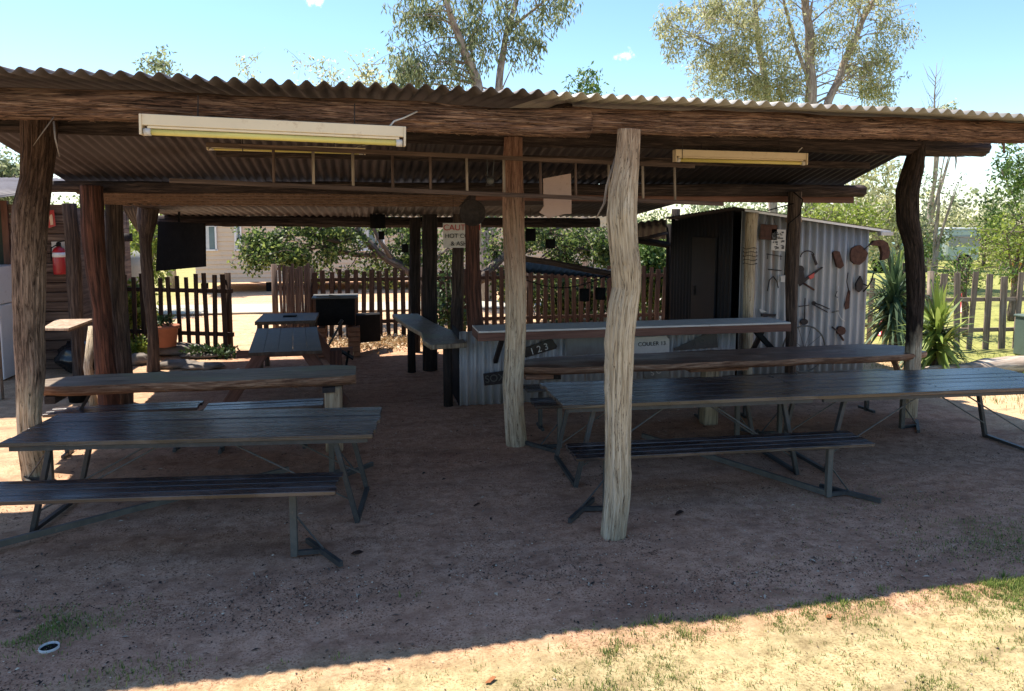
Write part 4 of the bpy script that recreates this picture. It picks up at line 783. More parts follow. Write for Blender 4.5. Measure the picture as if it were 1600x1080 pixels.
# little shelf table among the posts
t = thing('small_shelf_table', 'small flat board table on a stick leg among the left posts', 'table', (-3.5, 10.1, 0))
mb = MB(); mb.prism([G(65, 513, 1.0), G(107, 513, 1.0), G(147, 498, 1.0), G(88, 499, 1.0)], (0, 0, -0.03)); mb.build('top', m_ply, t, bevel=0.004)
mb = MB(); mb.bar(G(107, 514, 0.95), G(147, 500, 0.95), 0.03, 0.07); mb.build('apron', m_hutlog, t)
mb = MB(); a = G(147, 637, 0); mb.tube([a, (a.x - 0.06, a.y + 0.05, 0.5), (a.x - 0.05, a.y + 0.25, 0.97)], 0.05, 12, 0.15); mb.build('leg', m_post_mid, t, True)
t = thing('rubbish_bag', 'shiny black rubbish bag slumped under the small board table', 'bag', G(120, 584))
def blob(mb, c, rx, ry, rz, amp=0.2, seed=0, nu=28, nv=18):
    vs = []
    for j in range(nv + 1):
        th = math.pi * j / nv
        for i in range(nu):
            a = 2 * math.pi * i / nu; d = Vector((math.sin(th) * math.cos(a), math.sin(th) * math.sin(a), math.cos(th)))
            k = 1 + amp * mnoise.noise(d * 2.3 + Vector((seed, 0, 0))) + amp * 0.5 * mnoise.noise(d * 6 + Vector((0, seed, 0)))
            vs.append(Vector(c) + Vector((d.x * rx, d.y * ry, max(-0.98 * rz if False else -9, d.z * rz))) * k)
    mb.add(vs, [(j * nu + i, j * nu + (i + 1) % nu, (j + 1) * nu + (i + 1) % nu, (j + 1) * nu + i) for j in range(nv) for i in range(nu)])
mb = MB(); blob(mb, G(120, 584) + Vector((0, 0.2, 0.22)), 0.34, 0.3, 0.24, 0.25, 3); mb.build('body', m_blackg, t, True)
mb = MB(); blob(mb, G(125, 570) + Vector((0.05, 0.2, 0.42)), 0.07, 0.07, 0.09, 0.4, 5, 14, 10); mb.build('knot', m_blackg, t, True)
mb = MB(); cB = G(125, 627); mb.lathe(cB, [(0, 0.005), (0.12, 0.005), (0.145, 0.16), (0.15, 0.16), (0.15, 0.17), (0.13, 0.17), (0.11, 0.02), (0, 0.02)], 22); tag(mb.build('black_bucket', m_black, None, True), 'black plastic tub standing below the left slab table', 'bucket')
# potted plant and stone edging, bushes
def leaves(mb, c, r, n, size, rd, droop=0.0, aspect=0.3, flat=1.0):
    for _ in range(n):
        while True:
            d = Vector((rd.uniform(-1, 1), rd.uniform(-1, 1), rd.uniform(-1, 1)))
            if d.length < 1: break
        p = Vector(c) + Vector((d.x * r[0], d.y * r[1], d.z * r[2]))
        dr = Vector((rd.uniform(-1, 1), rd.uniform(-1, 1), rd.uniform(-1, 1) - droop)).normalized(); L = size * rd.uniform(0.6, 1.3)
        sd = dr.cross(Vector((rd.uniform(-1, 1), rd.uniform(-1, 1), rd.uniform(-1, 1)))).normalized() * L * aspect
        g = (rd.random() ** 1.3,) * 3
        mb.add([p, p + dr * L * 0.45 + sd, p + dr * L, p + dr * L * 0.45 - sd], [(0, 1, 2, 3)], [g] * 4)
def bush(name, label, c, r, n, size, mat, seed, cat='bush', stems=5, aspect=0.35, grp=None):
    rd = random.Random(seed); c = Vector(c); t = thing(name, label, cat, (c.x, c.y, 0), grp)
    mb = MB()
    for k in range(7):
        cc = c + Vector((rd.uniform(-.6, .6) * r[0], rd.uniform(-.6, .6) * r[1], r[2] * (0.75 + rd.uniform(-.4, .5)))); leaves(mb, cc, [x * 0.6 for x in r], n // 7, size, rd, 0.1, aspect)
    mb.build('foliage', mat, t)
    mb = MB()
    for k in range(stems):
        mb.tube([(c.x, c.y, -0.02), (c.x + rd.uniform(-.3, .3) * r[0], c.y + rd.uniform(-.3, .3) * r[1], r[2] * 0.6), (c.x + rd.uniform(-.8, .8) * r[0], c.y + rd.uniform(-.8, .8) * r[1], r[2] * 1.4)], [0.012, 0.009, 0.004], 6)
    mb.build('stem', m_trunk_dk, t, True)
pz = 0.2
t = thing('terracotta_pot', 'round terracotta pot standing on a stone ledge by the fence', 'pot', (G(262, 549).x, 13.3, 0.15))
cp = Vector((G(262, 549).x + 0.12, 13.3, 0.19)); mb = MB(); mb.lathe(cp, [(0, 0), (0.17, 0), (0.21, 0.3), (0.235, 0.3), (0.235, 0.36), (0.2, 0.36), (0.19, 0.32), (0, 0.32)], 26); mb.build('pot', m_terra, t, True)
mb = MB(); rd = random.Random(3); leaves(mb, cp + Vector((0, 0, 0.42)), (0.14, 0.14, 0.12), 90, 0.09, rd); mb.build('plant', m_leaf_dk, t)
for i, (px, py, a, b_, h, lb) in enumerate(((275, 558, 0.5, 0.25, 0.19, 'large flat stone ledge under the terracotta pot'), (320, 562, 0.42, 0.22, 0.1, 'pale thin flagstone beside the stone ledge'), (270, 578, 0.33, 0.2, 0.12, 'grey stone just right of the forked post foot'), (315, 580, 0.3, 0.18, 0.1, 'dark stone beside the white board'), (212, 572, 0.17, 0.15, 0.18, 'brown box planter edge stone behind the rough post'))):
    q = G(px, py); mb = MB(); blob(mb, (q.x, q.y + b_, h * 0.45), a, b_, h * 0.55, 0.25, i + 2, 20, 10); tag(mb.build('garden_stone', m_stone, None, True), lb, 'stone', 'edging stones of the garden bed')
bush('bush', 'small bright green bush in front of the left fence', G(215, 562), (0.17, 0.15, 0.24), 420, 0.08, m_leaf_yel, 5)
bush('creeper', 'low leafy plant at the foot of the short picket run', G(325, 560), (0.45, 0.12, 0.14), 420, 0.07, m_leaf_dk, 6)
bush('bush', 'bright bush showing over the fence between left posts', (-4.1, 14.9, 0), (0.3, 0.3, 0.8), 1100, 0.1, m_leaf_yel, 7)

# ------------------------------------------------------------------ back table, barbecue
t = thing('wooden_picnic_table', 'old varnished wooden table seen end on behind the left slab', 'picnic table', (-1.0, 10.0, 0))
mb = MB()
for k in range(5):
    f0, f1 = k / 5, (k + 0.985) / 5
    A, B_ = Vector((-1.32, 8.97, .75)), Vector((-0.48, 8.97, .75)); D, E_ = Vector((-1.5, 11.1, .75)), Vector((-0.66, 11.1, .75))
    mb.prism([A.lerp(B_, f0), A.lerp(B_, f1), D.lerp(E_, f1), D.lerp(E_, f0)], (0, 0, -0.04))
mb.build('tabletop', m_oldtable, t, bevel=0.004)
for y in (9.3, 10.8):
    for s_ in (-1, 1):
        mb = MB(); mb.bar((-0.95 + s_ * 0.25, y, 0.71), (-0.95 + s_ * 0.72, y, 0.0), 0.14, 0.045, (0, 1, 0)); mb.build('leg', m_fascia, t, bevel=0.004)
    mb = MB(); mb.bar((-1.75, y + 0.05, 0.42), (-0.15, y + 0.05, 0.42), 0.045, 0.1); mb.build('cross_rail', m_fascia, t)
mb = MB(); mb.box((-1.62, 9.15, 0.42), (0.24, 0.75, 0.04), mat=Matrix.Rotation(R(-18), 3, 'Y')); mb.build('seat', m_offw, t, bevel=0.004)
t = thing('side_table', 'low bench table beyond the wooden picnic table, with a dark tray', 'table', (-1.1, 11.7, 0))
mb = MB(); mb.box((-1.12, 11.75, 0.8), (0.86, 1.0, 0.05)); mb.build('top', m_oldtable, t, bevel=0.004)
for a, b_ in ((-1.5, 11.4), (-0.75, 11.4), (-1.5, 12.15), (-0.75, 12.15)):
    mb = MB(); mb.box((a, b_, 0.39), (0.07, 0.07, 0.77)); mb.build('leg', m_oldtable, t)
mb = MB(); mb.box((-1.1, 11.8, 0.835), (0.2, 0.15, 0.016)); tag(mb.build('tray', m_black, None, bevel=0.004), 'small dark tray lying on the far side table', 'tray')
t = thing('barbecue', 'black iron barbecue box on two brick piers', 'barbecue', (-0.45, 13.0, 0))
for px in (500, 553):
    q = P(px, 512, 12.9); mb = MB()
    for k in range(6):
        for j in range(1 + 1): mb.box((q.x, q.y + (j - 0.5) * 0.22, 0.045 + k * 0.085), (0.2, 0.205, 0.075))
    mb.build('brick_pier', m_brick, t, bevel=0.006)
mb = MB(); cq = P(525, 490, 12.9); mb.box((cq.x, 12.95, 0.78), (0.64, 0.6, 0.46)); mb.build('firebox', m_black, t, bevel=0.015)
mb = MB(); mb.box((cq.x, 12.92, 1.02), (0.76, 0.7, 0.02)); mb.bar((cq.x - 0.3, 12.6, 1.05), (cq.x + 0.35, 12.65, 1.04), 0.02, 0.02); mb.bar((cq.x - 0.1, 12.7, 1.06), (cq.x + 0.1, 12.66, 1.04), 0.03, 0.02); mb.build('hotplate', m_steel_lt, t, bevel=0.004)
mb = MB(); mb.tube([P(513, 541, 12.0), P(534, 503, 12.3)], 0.018, 8); mb.tube([P(530, 507, 12.3), P(535, 500, 12.3)], 0.028, 8); tag(mb.build('fire_poker', m_steel, None, True), 'iron shovel handle leaning in front of the barbecue', 'tool')
mb = MB(); mb.prism([P(556, 493, 12.9), P(594, 491, 13.2), P(595, 533, 13.2), P(556, 537, 12.9)], (0.0, 0.35, 0)); tag(mb.build('firewood_box', m_black, None, bevel=0.01), 'sooty square iron box right of the barbecue', 'box')
t = thing('stump_chair', 'reddish timber block and dark folded chair by the slab table end', 'chair', (-0.3, 9.2, 0))
mb = MB(); mb.box((-0.33, 9.2, 0.36), (0.14, 0.14, 0.72), grain=2); mb.build('block', m_post_red, t, bevel=0.01)
mb = MB(); mb.bar(P(530, 547, 9.9), P(552, 560, 9.9), 0.2, 0.02); mb.bar(P(545, 548, 9.9), P(536, 600, 9.9), 0.03, 0.03); mb.build('chair_frame', m_black, t)

# ------------------------------------------------------------------ fences
def fence(name, label, p0, p1, h, mat, sp=0.16, wd=0.085, seed=0, rails=(0.3, 1.05), lean=0.03, skip=0):
    rd = random.Random(seed); p0, p1 = Vector((*p0, 0)), Vector((*p1, 0)); d = p1 - p0; L = d.length; u = d / L; nrm = Vector((-u.y, u.x, 0)); ang = math.atan2(u.y, u.x)
    t = thing(name, label, 'fence', (p0 + p1) / 2); n = int(L / sp)
    for k in range(min(n, 95)):
        c_ = p0 + u * sp * (k + 0.5); hh = h + rd.uniform(-0.05, 0.05)
        if rd.random() < skip: continue
        m = Matrix.Rotation(ang, 3, 'Z') @ Matrix.Rotation(rd.uniform(-lean, lean), 3, 'Y')
        mb = MB(); mb.box(c_ + Vector((0, 0, hh / 2)), (wd * rd.uniform(0.8, 1.1), 0.022, hh), mat=m); mb.build('paling', mat, t)
    for z in rails:
        mb = MB(); mb.bar(p0 + nrm * 0.035 + Vector((0, 0, z)), p1 + nrm * 0.035 + Vector((0, 0, z)), 0.045, 0.07); mb.build('rail', mat, t)
    for k in range(int(L / 2.2) + 1):
        c_ = p0 + u * min(L, k * 2.2) + nrm * 0.12; mb = MB(); mb.tube([c_ + Vector((0, 0, -0.02)), c_ + Vector((0, 0, h + 0.05))], 0.055, 10, 0.15); mb.build('fence_post', mat, t, True)
fence('picket_fence', 'short dark picket fence run left of the gap', (-4.35, 14.2), (-2.2, 13.3), 1.36, m_palr, 0.175, 0.085, 1, rails=(0.35, 1.1))
fence('picket_gate', 'pale grey picket gate folded beside the gap', (-1.52, 14.35), (-1.0, 14.9), 1.45, m_hutlog, 0.075, 0.06, 2)
fence('picket_fence', 'long brown picket fence behind the barbecue and bar', (-0.98, 14.95), (7.4, 14.9), 1.33, m_palr, 0.155, 0.095, 3, rails=(0.3, 1.15))
fence('paling_fence', 'grey weathered paling fence at right beyond the spiky plants', (7.5, 14.5), (9.9, 11.35), 1.28, m_paling, 0.26, 0.1, 4, rails=(0.35, 0.95))
fence('paling_fence', 'grey paling fence with wide gaps beyond the bleached log', (9.95, 11.3), (13.6, 11.0), 1.36, m_paling, 0.3, 0.12, 5, rails=(0.35, 0.9), lean=0.05)
mb = MB(); c_ = G(1450, 520); mb.tube([(9.55, 11.6, -.02), (9.6, 11.62, 1.55)], 0.09, 12, 0.15); tag(mb.build('strainer_post', m_post_rough, None, True), 'stout upright post where the grey fences meet', 'post')
q = G(1590, 556); mb = MB(); mb.box((q.x + 0.3, q.y - 0.1, 0.33), (0.5, 0.5, 0.66)); mb.box((q.x + 0.3, q.y - 0.1, 0.68), (0.54, 0.54, 0.05)); tag(mb.build('green_bin', paint('grey_green_bin', (0.1, 0.14, 0.12)), None, bevel=0.02), 'grey-green box standing at the right fence', 'bin')
for (px, py, lb) in ((1505, 470, 'red marker on the lawn beyond the spiky plants'), (1378, 512, 'red marker glimpsed low behind the hut corner')):
    q = P(px, py, 16 if px > 1400 else 13); mb = MB(); mb.lathe((q.x, q.y, -0.01), [(0, 0), (0.12, 0), (0.12, 0.03), (0.08, 0.04), (0.05, max(0.35, q.z + 0.2)), (0.0, max(0.36, q.z + 0.22))], 18); tag(mb.build('red_cone', m_red, None, True), lb, 'cone')
t = thing('orange_post_sign', 'orange panel on a post among the far right trees', 'sign', P(1588, 430, 20))
q = P(1588, 428, 20); mb = MB(); mb.box(q, (0.35, 0.03, 0.85)); mb.build('panel', m_orange, t, bevel=0.01)
mb = MB(); mb.tube([(q.x, q.y + 0.05, 0), (q.x, q.y + 0.05, q.z)], 0.03, 8); mb.build('pole', m_steel, t)
# bleached log
mb = MB(); a, b_ = G(1425, 590), G(1640, 580); pts = [Vector((a.x - 0.15, a.y, 0.05)).lerp(Vector((b_.x + 1.2, b_.y, 0.13)), k / 24) + Vector((0, 0.06 * math.sin(k * 0.7), 0)) for k in range(25)]
mb.tube(pts, [0.05 + 0.1 * min(1, k / 9) for k in range(25)], 18, 0.15, True, 0.15, 6); tag(mb.build('fallen_log', m_log, None, True), 'bleached fallen log lying at the right edge of the yard', 'log')

# ------------------------------------------------------------------ cabin and truck
t = thing('cabin', 'long cream weatherboard cabin on stumps beyond the yard', 'cabin', (1, 26, 0))
xa, xb, ya = -5.3, 9.5, 25.6
mb = MB()
for k in range(16):
    z = 0.42 + k * 0.15; mb.box(((xa + xb) / 2, ya + 0.008, z), (xb - xa, 0.03, 0.17), mat=Matrix.Rotation(R(-13), 3, 'X'), grain=0)
mb.box(((xa + xb) / 2, ya + 2.0, 1.6), (xb - xa - 0.02, 3.9, 2.5)); mb.build('wall', m_clad, t)
mb = MB(); mb.prism([(xa - 0.3, ya - 0.35, 2.82), (xa - 0.3, ya + 4.3, 2.82), (xa - 0.3, ya + 2, 3.6)], (xb - xa + 0.6, 0, 0)); mb.build('roof', m_zinc, t)
mb = MB()
for k in range(8): mb.box((xa + 0.2 + k * 2.05, ya + 0.3, 0.15), (0.2, 0.2, 0.3))
mb.build('stumps', m_black, t)
for px0, px1 in ((319, 338), (367, 377), (560, 600)):
    a, b_ = P(px0, 353, ya - 0.04), P(px1, 391, ya - 0.04); c_ = (a + b_) / 2; w_, h_ = b_.x - a.x, a.z - b_.z
    mb = MB()
    for dx, dz, sx, sz in ((0, h_ / 2, w_ + 0.1, 0.05), (0, -h_ / 2, w_ + 0.1, 0.05), (-w_ / 2, 0, 0.05, h_), (w_ / 2, 0, 0.05, h_)): mb.box(c_ + Vector((dx, -0.01, dz)), (sx, 0.06, sz))
    f = mb.build('window', m_white, t); mb = MB(); mb.box(c_, (w_, 0.02, h_)); mb.build('pane', m_glass, f)
    mb = MB(); mb.box(c_ + Vector((-w_ * 0.25, -0.012, 0)), (w_ * 0.3, 0.01, h_ * 0.95)); mb.build('curtain', m_curtain, f)
YTk = 30
t = thing('green_truck', 'dull green truck with pale cab parked beyond the far trees', 'truck', (28, 30, 0))
q0, q1 = P(1482, 378, YTk), P(1532, 378, YTk); cab = (q0 + q1) / 2
mb = MB(); mb.box((cab.x, YTk + 1, 1.25), (q1.x - q0.x, 2.0, 1.5)); mb.build('cab', paint('pale_green_paint', (0.42, 0.5, 0.46)), t, bevel=0.12)
mb = MB(); mb.box((cab.x, YTk - 0.02, 1.45), (1.7, 0.03, 0.5)); mb.build('windscreen', m_glass, t, bevel=0.01)
mb = MB(); mb.box((cab.x, YTk + 1, 2.03), (q1.x - q0.x + 0.1, 2.05, 0.08)); mb.build('roof', m_white, t, bevel=0.03)
mb = MB(); mb.box((cab.x - 3.3, YTk + 1.1, 0.95), (4.5, 1.9, 0.8)); mb.build('tray', paint('dull_green_paint', (0.22, 0.33, 0.28)), t, bevel=0.06)
for x in (cab.x, cab.x - 4.4):
    mb = MB(); mb.lathe((x, YTk + 0.05, 0.42), [(0, -0.12), (0.2, -0.12), (0.42, -0.1), (0.42, 0.12), (0, 0.12)], 24, Matrix.Rotation(R(90), 3, 'X')); mb.build('wheel', m_black, t, True)

# ------------------------------------------------------------------ trees
def tree(name, label, base, limbs, blobs, mat, tmat, leaf=0.13, seed=0, aspect=0.16, droop=0.8, twigs=3, cat='tree', grp=None, clump=0.45):
    """limbs: [(points, r0, r1)]; blobs: [(centre, (rx, ry, rz), clumps, leaves each)]"""
    rd = random.Random(seed); t = thing(name, label, cat, (base[0], base[1], 0), grp)
    tr = MB(); nodes = []
    for pts, r0, r1 in limbs:
        pts = [Vector(p) for p in pts]; q = []
        for i in range(len(pts) - 1):
            for k in range(6): q.append(pts[i].lerp(pts[i + 1], k / 6))
        q.append(pts[-1]); n = len(q)
        for i in range(1, n - 1): q[i] = q[i] + Vector((mnoise.noise(q[i] * 0.9 + Vector((seed, 0, 0))), mnoise.noise(q[i] * 0.9 + Vector((0, seed, 5))), 0)) * min(r0, 0.12) * 0.9
        tr.tube(q, [r0 * (1 - i / (n - 1)) + r1 * i / (n - 1) for i in range(n)], 10, 0.12, True, 0.05); nodes += [(p, r1 + (r0 - r1) * (1 - i / n)) for i, p in enumerate(q)][n // 4:]
    lf = MB()
    for c_, r_, nc, nl in blobs:
        for _ in range(nc):
            while True:
                d = Vector((rd.uniform(-1, 1), rd.uniform(-1, 1), rd.uniform(-1, 1)))
                if 0.15 < d.length < 1: break
            cc = Vector(c_) + Vector((d.x * r_[0], d.y * r_[1], d.z * r_[2]))
            near = min(rd.sample(nodes, min(len(nodes), 14)), key=lambda q: (q[0] - cc).length + max(0, q[0].z - cc.z) * 1.5)
            s0 = near[0]; midp = s0.lerp(cc, 0.5) + Vector((rd.uniform(-.15, .15), rd.uniform(-.15, .15), 0.12)) * (cc - s0).length
            rr = min(near[1] * 0.5, 0.012 + 0.008 * (cc - s0).length)
            tr.tube([s0, s0.lerp(midp, 0.5) + Vector((0, 0, 0.03)), midp, midp.lerp(cc, 0.6), cc], [rr, rr * 0.8, rr * 0.6, rr * 0.4, rr * 0.2], 5, 0, False)
            if rd.random() < 0.35: nodes.append((midp, rr * 0.6))
            k = rd.uniform(0.55, 1.25) * clump
            tip = rd.random()
            leaves(lf, cc, (k, k, k * (0.8 + 0.4 * droop)), int(nl * rd.uniform(0.5, 1.4)), leaf, rd, droop, aspect)
            for _t in range(twigs):
                e = cc + Vector((rd.uniform(-1, 1), rd.uniform(-1, 1), rd.uniform(-.8, .9))) * k * 1.3
                tr.tube([cc, cc.lerp(e, 0.5) + Vector((0, 0, .04)), e], [0.012, 0.008, 0.004], 4, 0, False); leaves(lf, e, (k * .3, k * .3, k * .35), int(nl * 0.12), leaf, rd, droop, aspect)
    tr.build('trunk', tmat, t, True); lf.build('crown', mat, t); return t
def B(px, py, rx, ry, Y, nc, nl, deep=1.0):
    m = mpp(px, py, Y); return (P(px, py, Y), (rx * m, rx * m * deep, ry * m), nc, nl)
Y1 = 21
tree('gum_tree', 'tall gum tree with two forked trunks and drooping leaves above the roof centre', G(760, 440)[:2] if False else (P(760, 300, Y1).x, Y1), [
    ([(P(758, 300, Y1).x, Y1, 0), P(752, 180, Y1), P(742, 120, Y1), P(722, 60, Y1 - .3), P(700, 10, Y1 - .6), P(690, -60, Y1)], 0.2, 0.04),
    ([(P(766, 300, Y1).x, Y1, 1.5), P(776, 180, Y1), P(782, 110, Y1), P(790, 50, Y1), P(806, 0, Y1), P(815, -70, Y1)], 0.14, 0.04),
    ([P(742, 120, Y1), P(735, 60, Y1 + .4), P(752, 20, Y1 + .6), P(760, -40, Y1)], 0.05, 0.015), ([P(790, 50, Y1), P(840, 10, Y1), P(880, -20, Y1)], 0.05, 0.015)],
    [B(640, 15, 28, 22, Y1, 7, 80), B(655, 100, 30, 32, Y1, 11, 95), B(700, 90, 30, 35, Y1, 9, 80), B(690, 20, 40, 28, Y1, 10, 70), B(755, 30, 40, 40, Y1, 12, 80), B(735, 85, 25, 40, Y1, 7, 80), B(820, 60, 28, 45, Y1, 9, 80), B(870, 10, 40, 25, Y1, 9, 80), B(800, -50, 110, 40, Y1, 22, 80), B(640, 125, 26, 12, Y1, 5, 70)],
    m_leaf_cool, m_trunk_euc, 0.18, 11, 0.13, 1.3, 2)
Y2 = 24
tree('gum_tree', 'largest gum tree with several upright limbs behind the right half of the roof', (P(1270, 300, Y2).x, Y2), [
    ([(P(1275, 300, Y2).x, Y2, 0), P(1268, 180, Y2), P(1265, 100, Y2), P(1262, 40, Y2), P(1255, -20, Y2), P(1250, -80, Y2)], 0.24, 0.08),
    ([P(1275, 260, Y2), P(1295, 160, Y2), P(1318, 100, Y2), P(1345, 40, Y2), P(1375, -20, Y2), P(1390, -70, Y2)], 0.17, 0.05),
    ([(P(1215, 300, Y2 + 1).x, Y2 + 1, 0), P(1205, 180, Y2 + 1), P(1190, 100, Y2 + 1), P(1180, 30, Y2 + 1), P(1176, -60, Y2 + 1)], 0.17, 0.06),
    ([P(1190, 130, Y2 + 1), P(1150, 90, Y2), P(1090, 60, Y2), P(1045, 40, Y2)], 0.05, 0.015), ([P(1190, 60, Y2 + 1), P(1140, 30, Y2), P(1110, -30, Y2)], 0.05, 0.015), ([P(1268, 140, Y2), P(1240, 60, Y2), P(1225, 0, Y2), P(1220, -60, Y2)], 0.07, 0.03)],
    [B(1050, 60, 28, 38, Y2, 14, 79), B(1100, 25, 45, 30, Y2, 22, 79), B(1120, 105, 45, 36, Y2, 25, 106), B(1165, 60, 38, 50, Y2, 25, 95), B(1160, 140, 40, 22, Y2, 17, 116), B(1225, 90, 35, 60, Y2, 25, 95), B(1215, 145, 30, 20, Y2, 11, 106), B(1300, 60, 40, 60, Y2, 22, 85), B(1355, 110, 38, 36, Y2, 22, 106), B(1385, 60, 30, 30, Y2, 12, 73), B(1370, 145, 30, 16, Y2, 11, 95), B(1350, 0, 60, 30, Y2, 22, 73), B(1210, -10, 80, 30, Y2, 28, 73), B(1240, -60, 170, 30, Y2, 34, 73)],
    m_leaf_euc, m_trunk_euc, 0.15, 12, 0.14, 0.9, 2)
Y3 = 19
tree('spreading_tree', 'low gnarled spreading tree with crooked branches behind the picket fence', (P(690, 505, Y3).x, Y3 - 2.6), [
    ([(P(720, 520, 16.4).x, 16.4, 0), P(690, 470, 16.6), P(650, 430, 16.8), P(600, 398, 17), P(560, 362, 17), P(552, 345, 17)], 0.15, 0.06),
    ([P(600, 398, 17), P(555, 398, 17.2), P(510, 385, 17), P(470, 392, 16.8)], 0.07, 0.03), ([P(562, 370, 17), P(530, 378, 17), P(480, 365, 16.7), P(430, 372, 16.5)], 0.06, 0.025), ([P(620, 412, 17), P(596, 378, 16.6), P(580, 350, 16.5)], 0.06, 0.03),
    ([(P(722, 520, 16.4).x, 16.5, 0), P(745, 440, 16.6), P(790, 395, 16.8), P(850, 360, 17), P(900, 352, 17)], 0.13, 0.04), ([P(745, 440, 16.6), P(880, 400, 17.2), P(960, 372, 17.2), P(1010, 390, 17.2)], 0.08, 0.03)],
    [B(430, 395, 50, 32, 16.5, 14, 155), B(395, 400, 22, 14, 16.3, 4, 103), B(470, 415, 60, 28, 16.6, 12, 155), B(520, 375, 60, 32, 17, 14, 142), B(470, 352, 90, 16, 17, 10, 116), B(590, 420, 60, 22, 17.2, 9, 116), B(640, 385, 40, 40, 17.2, 8, 116), B(620, 355, 60, 20, 17.4, 8, 116), B(700, 420, 50, 70, 17.4, 14, 116), B(760, 380, 40, 40, 17.2, 8, 116), B(860, 375, 60, 34, 17, 20, 142), B(930, 390, 55, 40, 17, 20, 142), B(900, 430, 80, 20, 17, 8, 116), B(980, 370, 50, 30, 17.4, 8, 129)],
    m_leaf_olive, m_trunk_dk, 0.09, 13, 0.3, 0.2, 2, clump=0.34)
bush('shrub', 'dense bright shrub between the bar and the dark hut side', (P(1022, 430, 15.6).x, 15.6, 0), (0.55, 0.4, 1.25), 4200, 0.1, m_leaf_green, 21)
bush('shrub', 'dark climbing shrub on the fence behind the tall grey post', (P(700, 480, 14.4).x, 14.45, 0), (0.35, 0.25, 0.8), 900, 0.09, m_leaf_dk, 22)
for k, (px, rx, hz, lb) in enumerate(((840, 1.0, 0.75, 'dark leafy shrub behind the fence right of the middle post'), (905, 0.9, 0.6, 'dark shrub behind the fence near the low black cans'), (968, 0.8, 0.8, 'dark shrub behind the fence left of the pale post'))):
    bush('shrub', lb, (P(px, 430, 16.2 + 0.3 * k).x, 16.2 + 0.3 * k, 0), (rx, 0.5, hz), 2600, 0.09, m_leaf_olive, 80 + k, grp='shrubs behind the picket fence')
# trees behind the hut and at the right
def simple_tree(label, px, Y, top, rx, mat, tmat, seed, nl=90, nc=26, leaf=0.14, name='tree', asp=0.2, droop=0.5, grp='trees beyond the right fence', low=None, clump=0.5):
    x = P(px, 350, Y).x; m = mpp(px, 350, Y); zt = P(px, top, Y).z; rd = random.Random(seed); zl = P(px, low, Y).z if low else zt * 0.3
    limbs = [([(x, Y, 0), (x + rd.uniform(-.2, .2), Y, zt * 0.45), (x + rd.uniform(-.4, .4), Y, zt * 0.9)], 0.05 + 0.015 * zt, 0.02)]
    for k in range(4):
        a = rd.uniform(0, 6.28); limbs.append(([(x, Y, zt * rd.uniform(.2, .4)), (x + math.cos(a) * rx * m * 0.4, Y + math.sin(a) * rx * m * 0.4, zt * 0.6), (x + math.cos(a) * rx * m * 0.75, Y + math.sin(a) * rx * m * .75, zt * 0.85)], 0.02 + 0.004 * zt, 0.01))
    blobs = [((x, Y, (zt + zl) / 2), (rx * m, rx * m, (zt - zl) / 2), nc, nl)]
    return tree(name, label, (x, Y), limbs, blobs, mat, tmat, leaf, seed, asp, droop, 2, grp=grp, clump=clump)
simple_tree('pale leaved gum standing close behind the iron hut', 1350, 19, 255, 75, m_leaf_euc, m_trunk_euc, 31, 90, 44, 0.15, low=400)
simple_tree('bright yellow-green tree low behind the hut roof', 1300, 16.5, 322, 60, m_leaf_yel, m_trunk_dk, 32, 90, 22, 0.12, low=370)
simple_tree('thin feathery tree right of the crooked dark post', 1462, 21, 255, 38, m_leaf_cool, m_trunk_euc, 33, 45, 16, 0.13, low=420)
simple_tree('tall leafy tree at the far right edge of the view', 1620, 20, 225, 75, m_leaf_green, m_trunk_dk, 34, 100, 46, 0.15, low=430)
simple_tree('yellow-green wattle leaning over the right fence', 1590, 14.5, 330, 58, m_leaf_yel, m_trunk_dk, 35, 75, 32, 0.1, low=450)
simple_tree('olive tree left of the truck', 1438, 25, 330, 30, m_leaf_euc, m_trunk_dk, 36, 70, 14, 0.16, low=420)
simple_tree('dark bushy tree between post and hut corner', 1405, 24, 335, 50, m_leaf_green, m_trunk_dk, 37, 80, 24, 0.15, low=430)
simple_tree('broad green tree far behind the right fence', 1540, 34, 320, 90, m_leaf_euc, m_trunk_dk, 38, 90, 40, 0.24, low=400, clump=0.8)
simple_tree('fine leaved sapling beside the grey paling fence', 1520, 12.6, 405, 55, m_leaf_green, m_trunk_dk, 39, 60, 18, 0.07, low=450, clump=0.3)
simple_tree('small pale gum top above the roof at right', 1455, 30, 160, 40, m_leaf_euc, m_trunk_euc, 40, 60, 18, 0.2, low=230)
simple_tree('dense tree top right of the bare twigs above the roof', 1425, 33, 165, 26, m_leaf_euc, m_trunk_euc, 49, 60, 10, 0.2, low=230)
bt = MB(); rd = random.Random(50); q = P(1462, 230, 29); t = thing('bare_tree', 'leafless twiggy sapling rising above the roof at right', 'tree', (q.x, 29, 0)); bt.tube([(q.x, 29, 0), q, P(1460, 150, 29), P(1464, 98, 29)], [0.06, 0.05, 0.03, 0.008], 8)
for k in range(26):
    h = rd.uniform(115, 190); s_ = rd.choice((-1, 1)) * rd.uniform(8, 24); bt.tube([P(1461, h, 29), P(1461 + s_ * .6, h - 12, 29 + rd.uniform(-.5, .5)), P(1461 + s_, h - rd.uniform(18, 34), 29 + rd.uniform(-.6, .6))], [0.014, 0.009, 0.003], 5)
bt.build('trunk', m_trunk_euc, t, True)
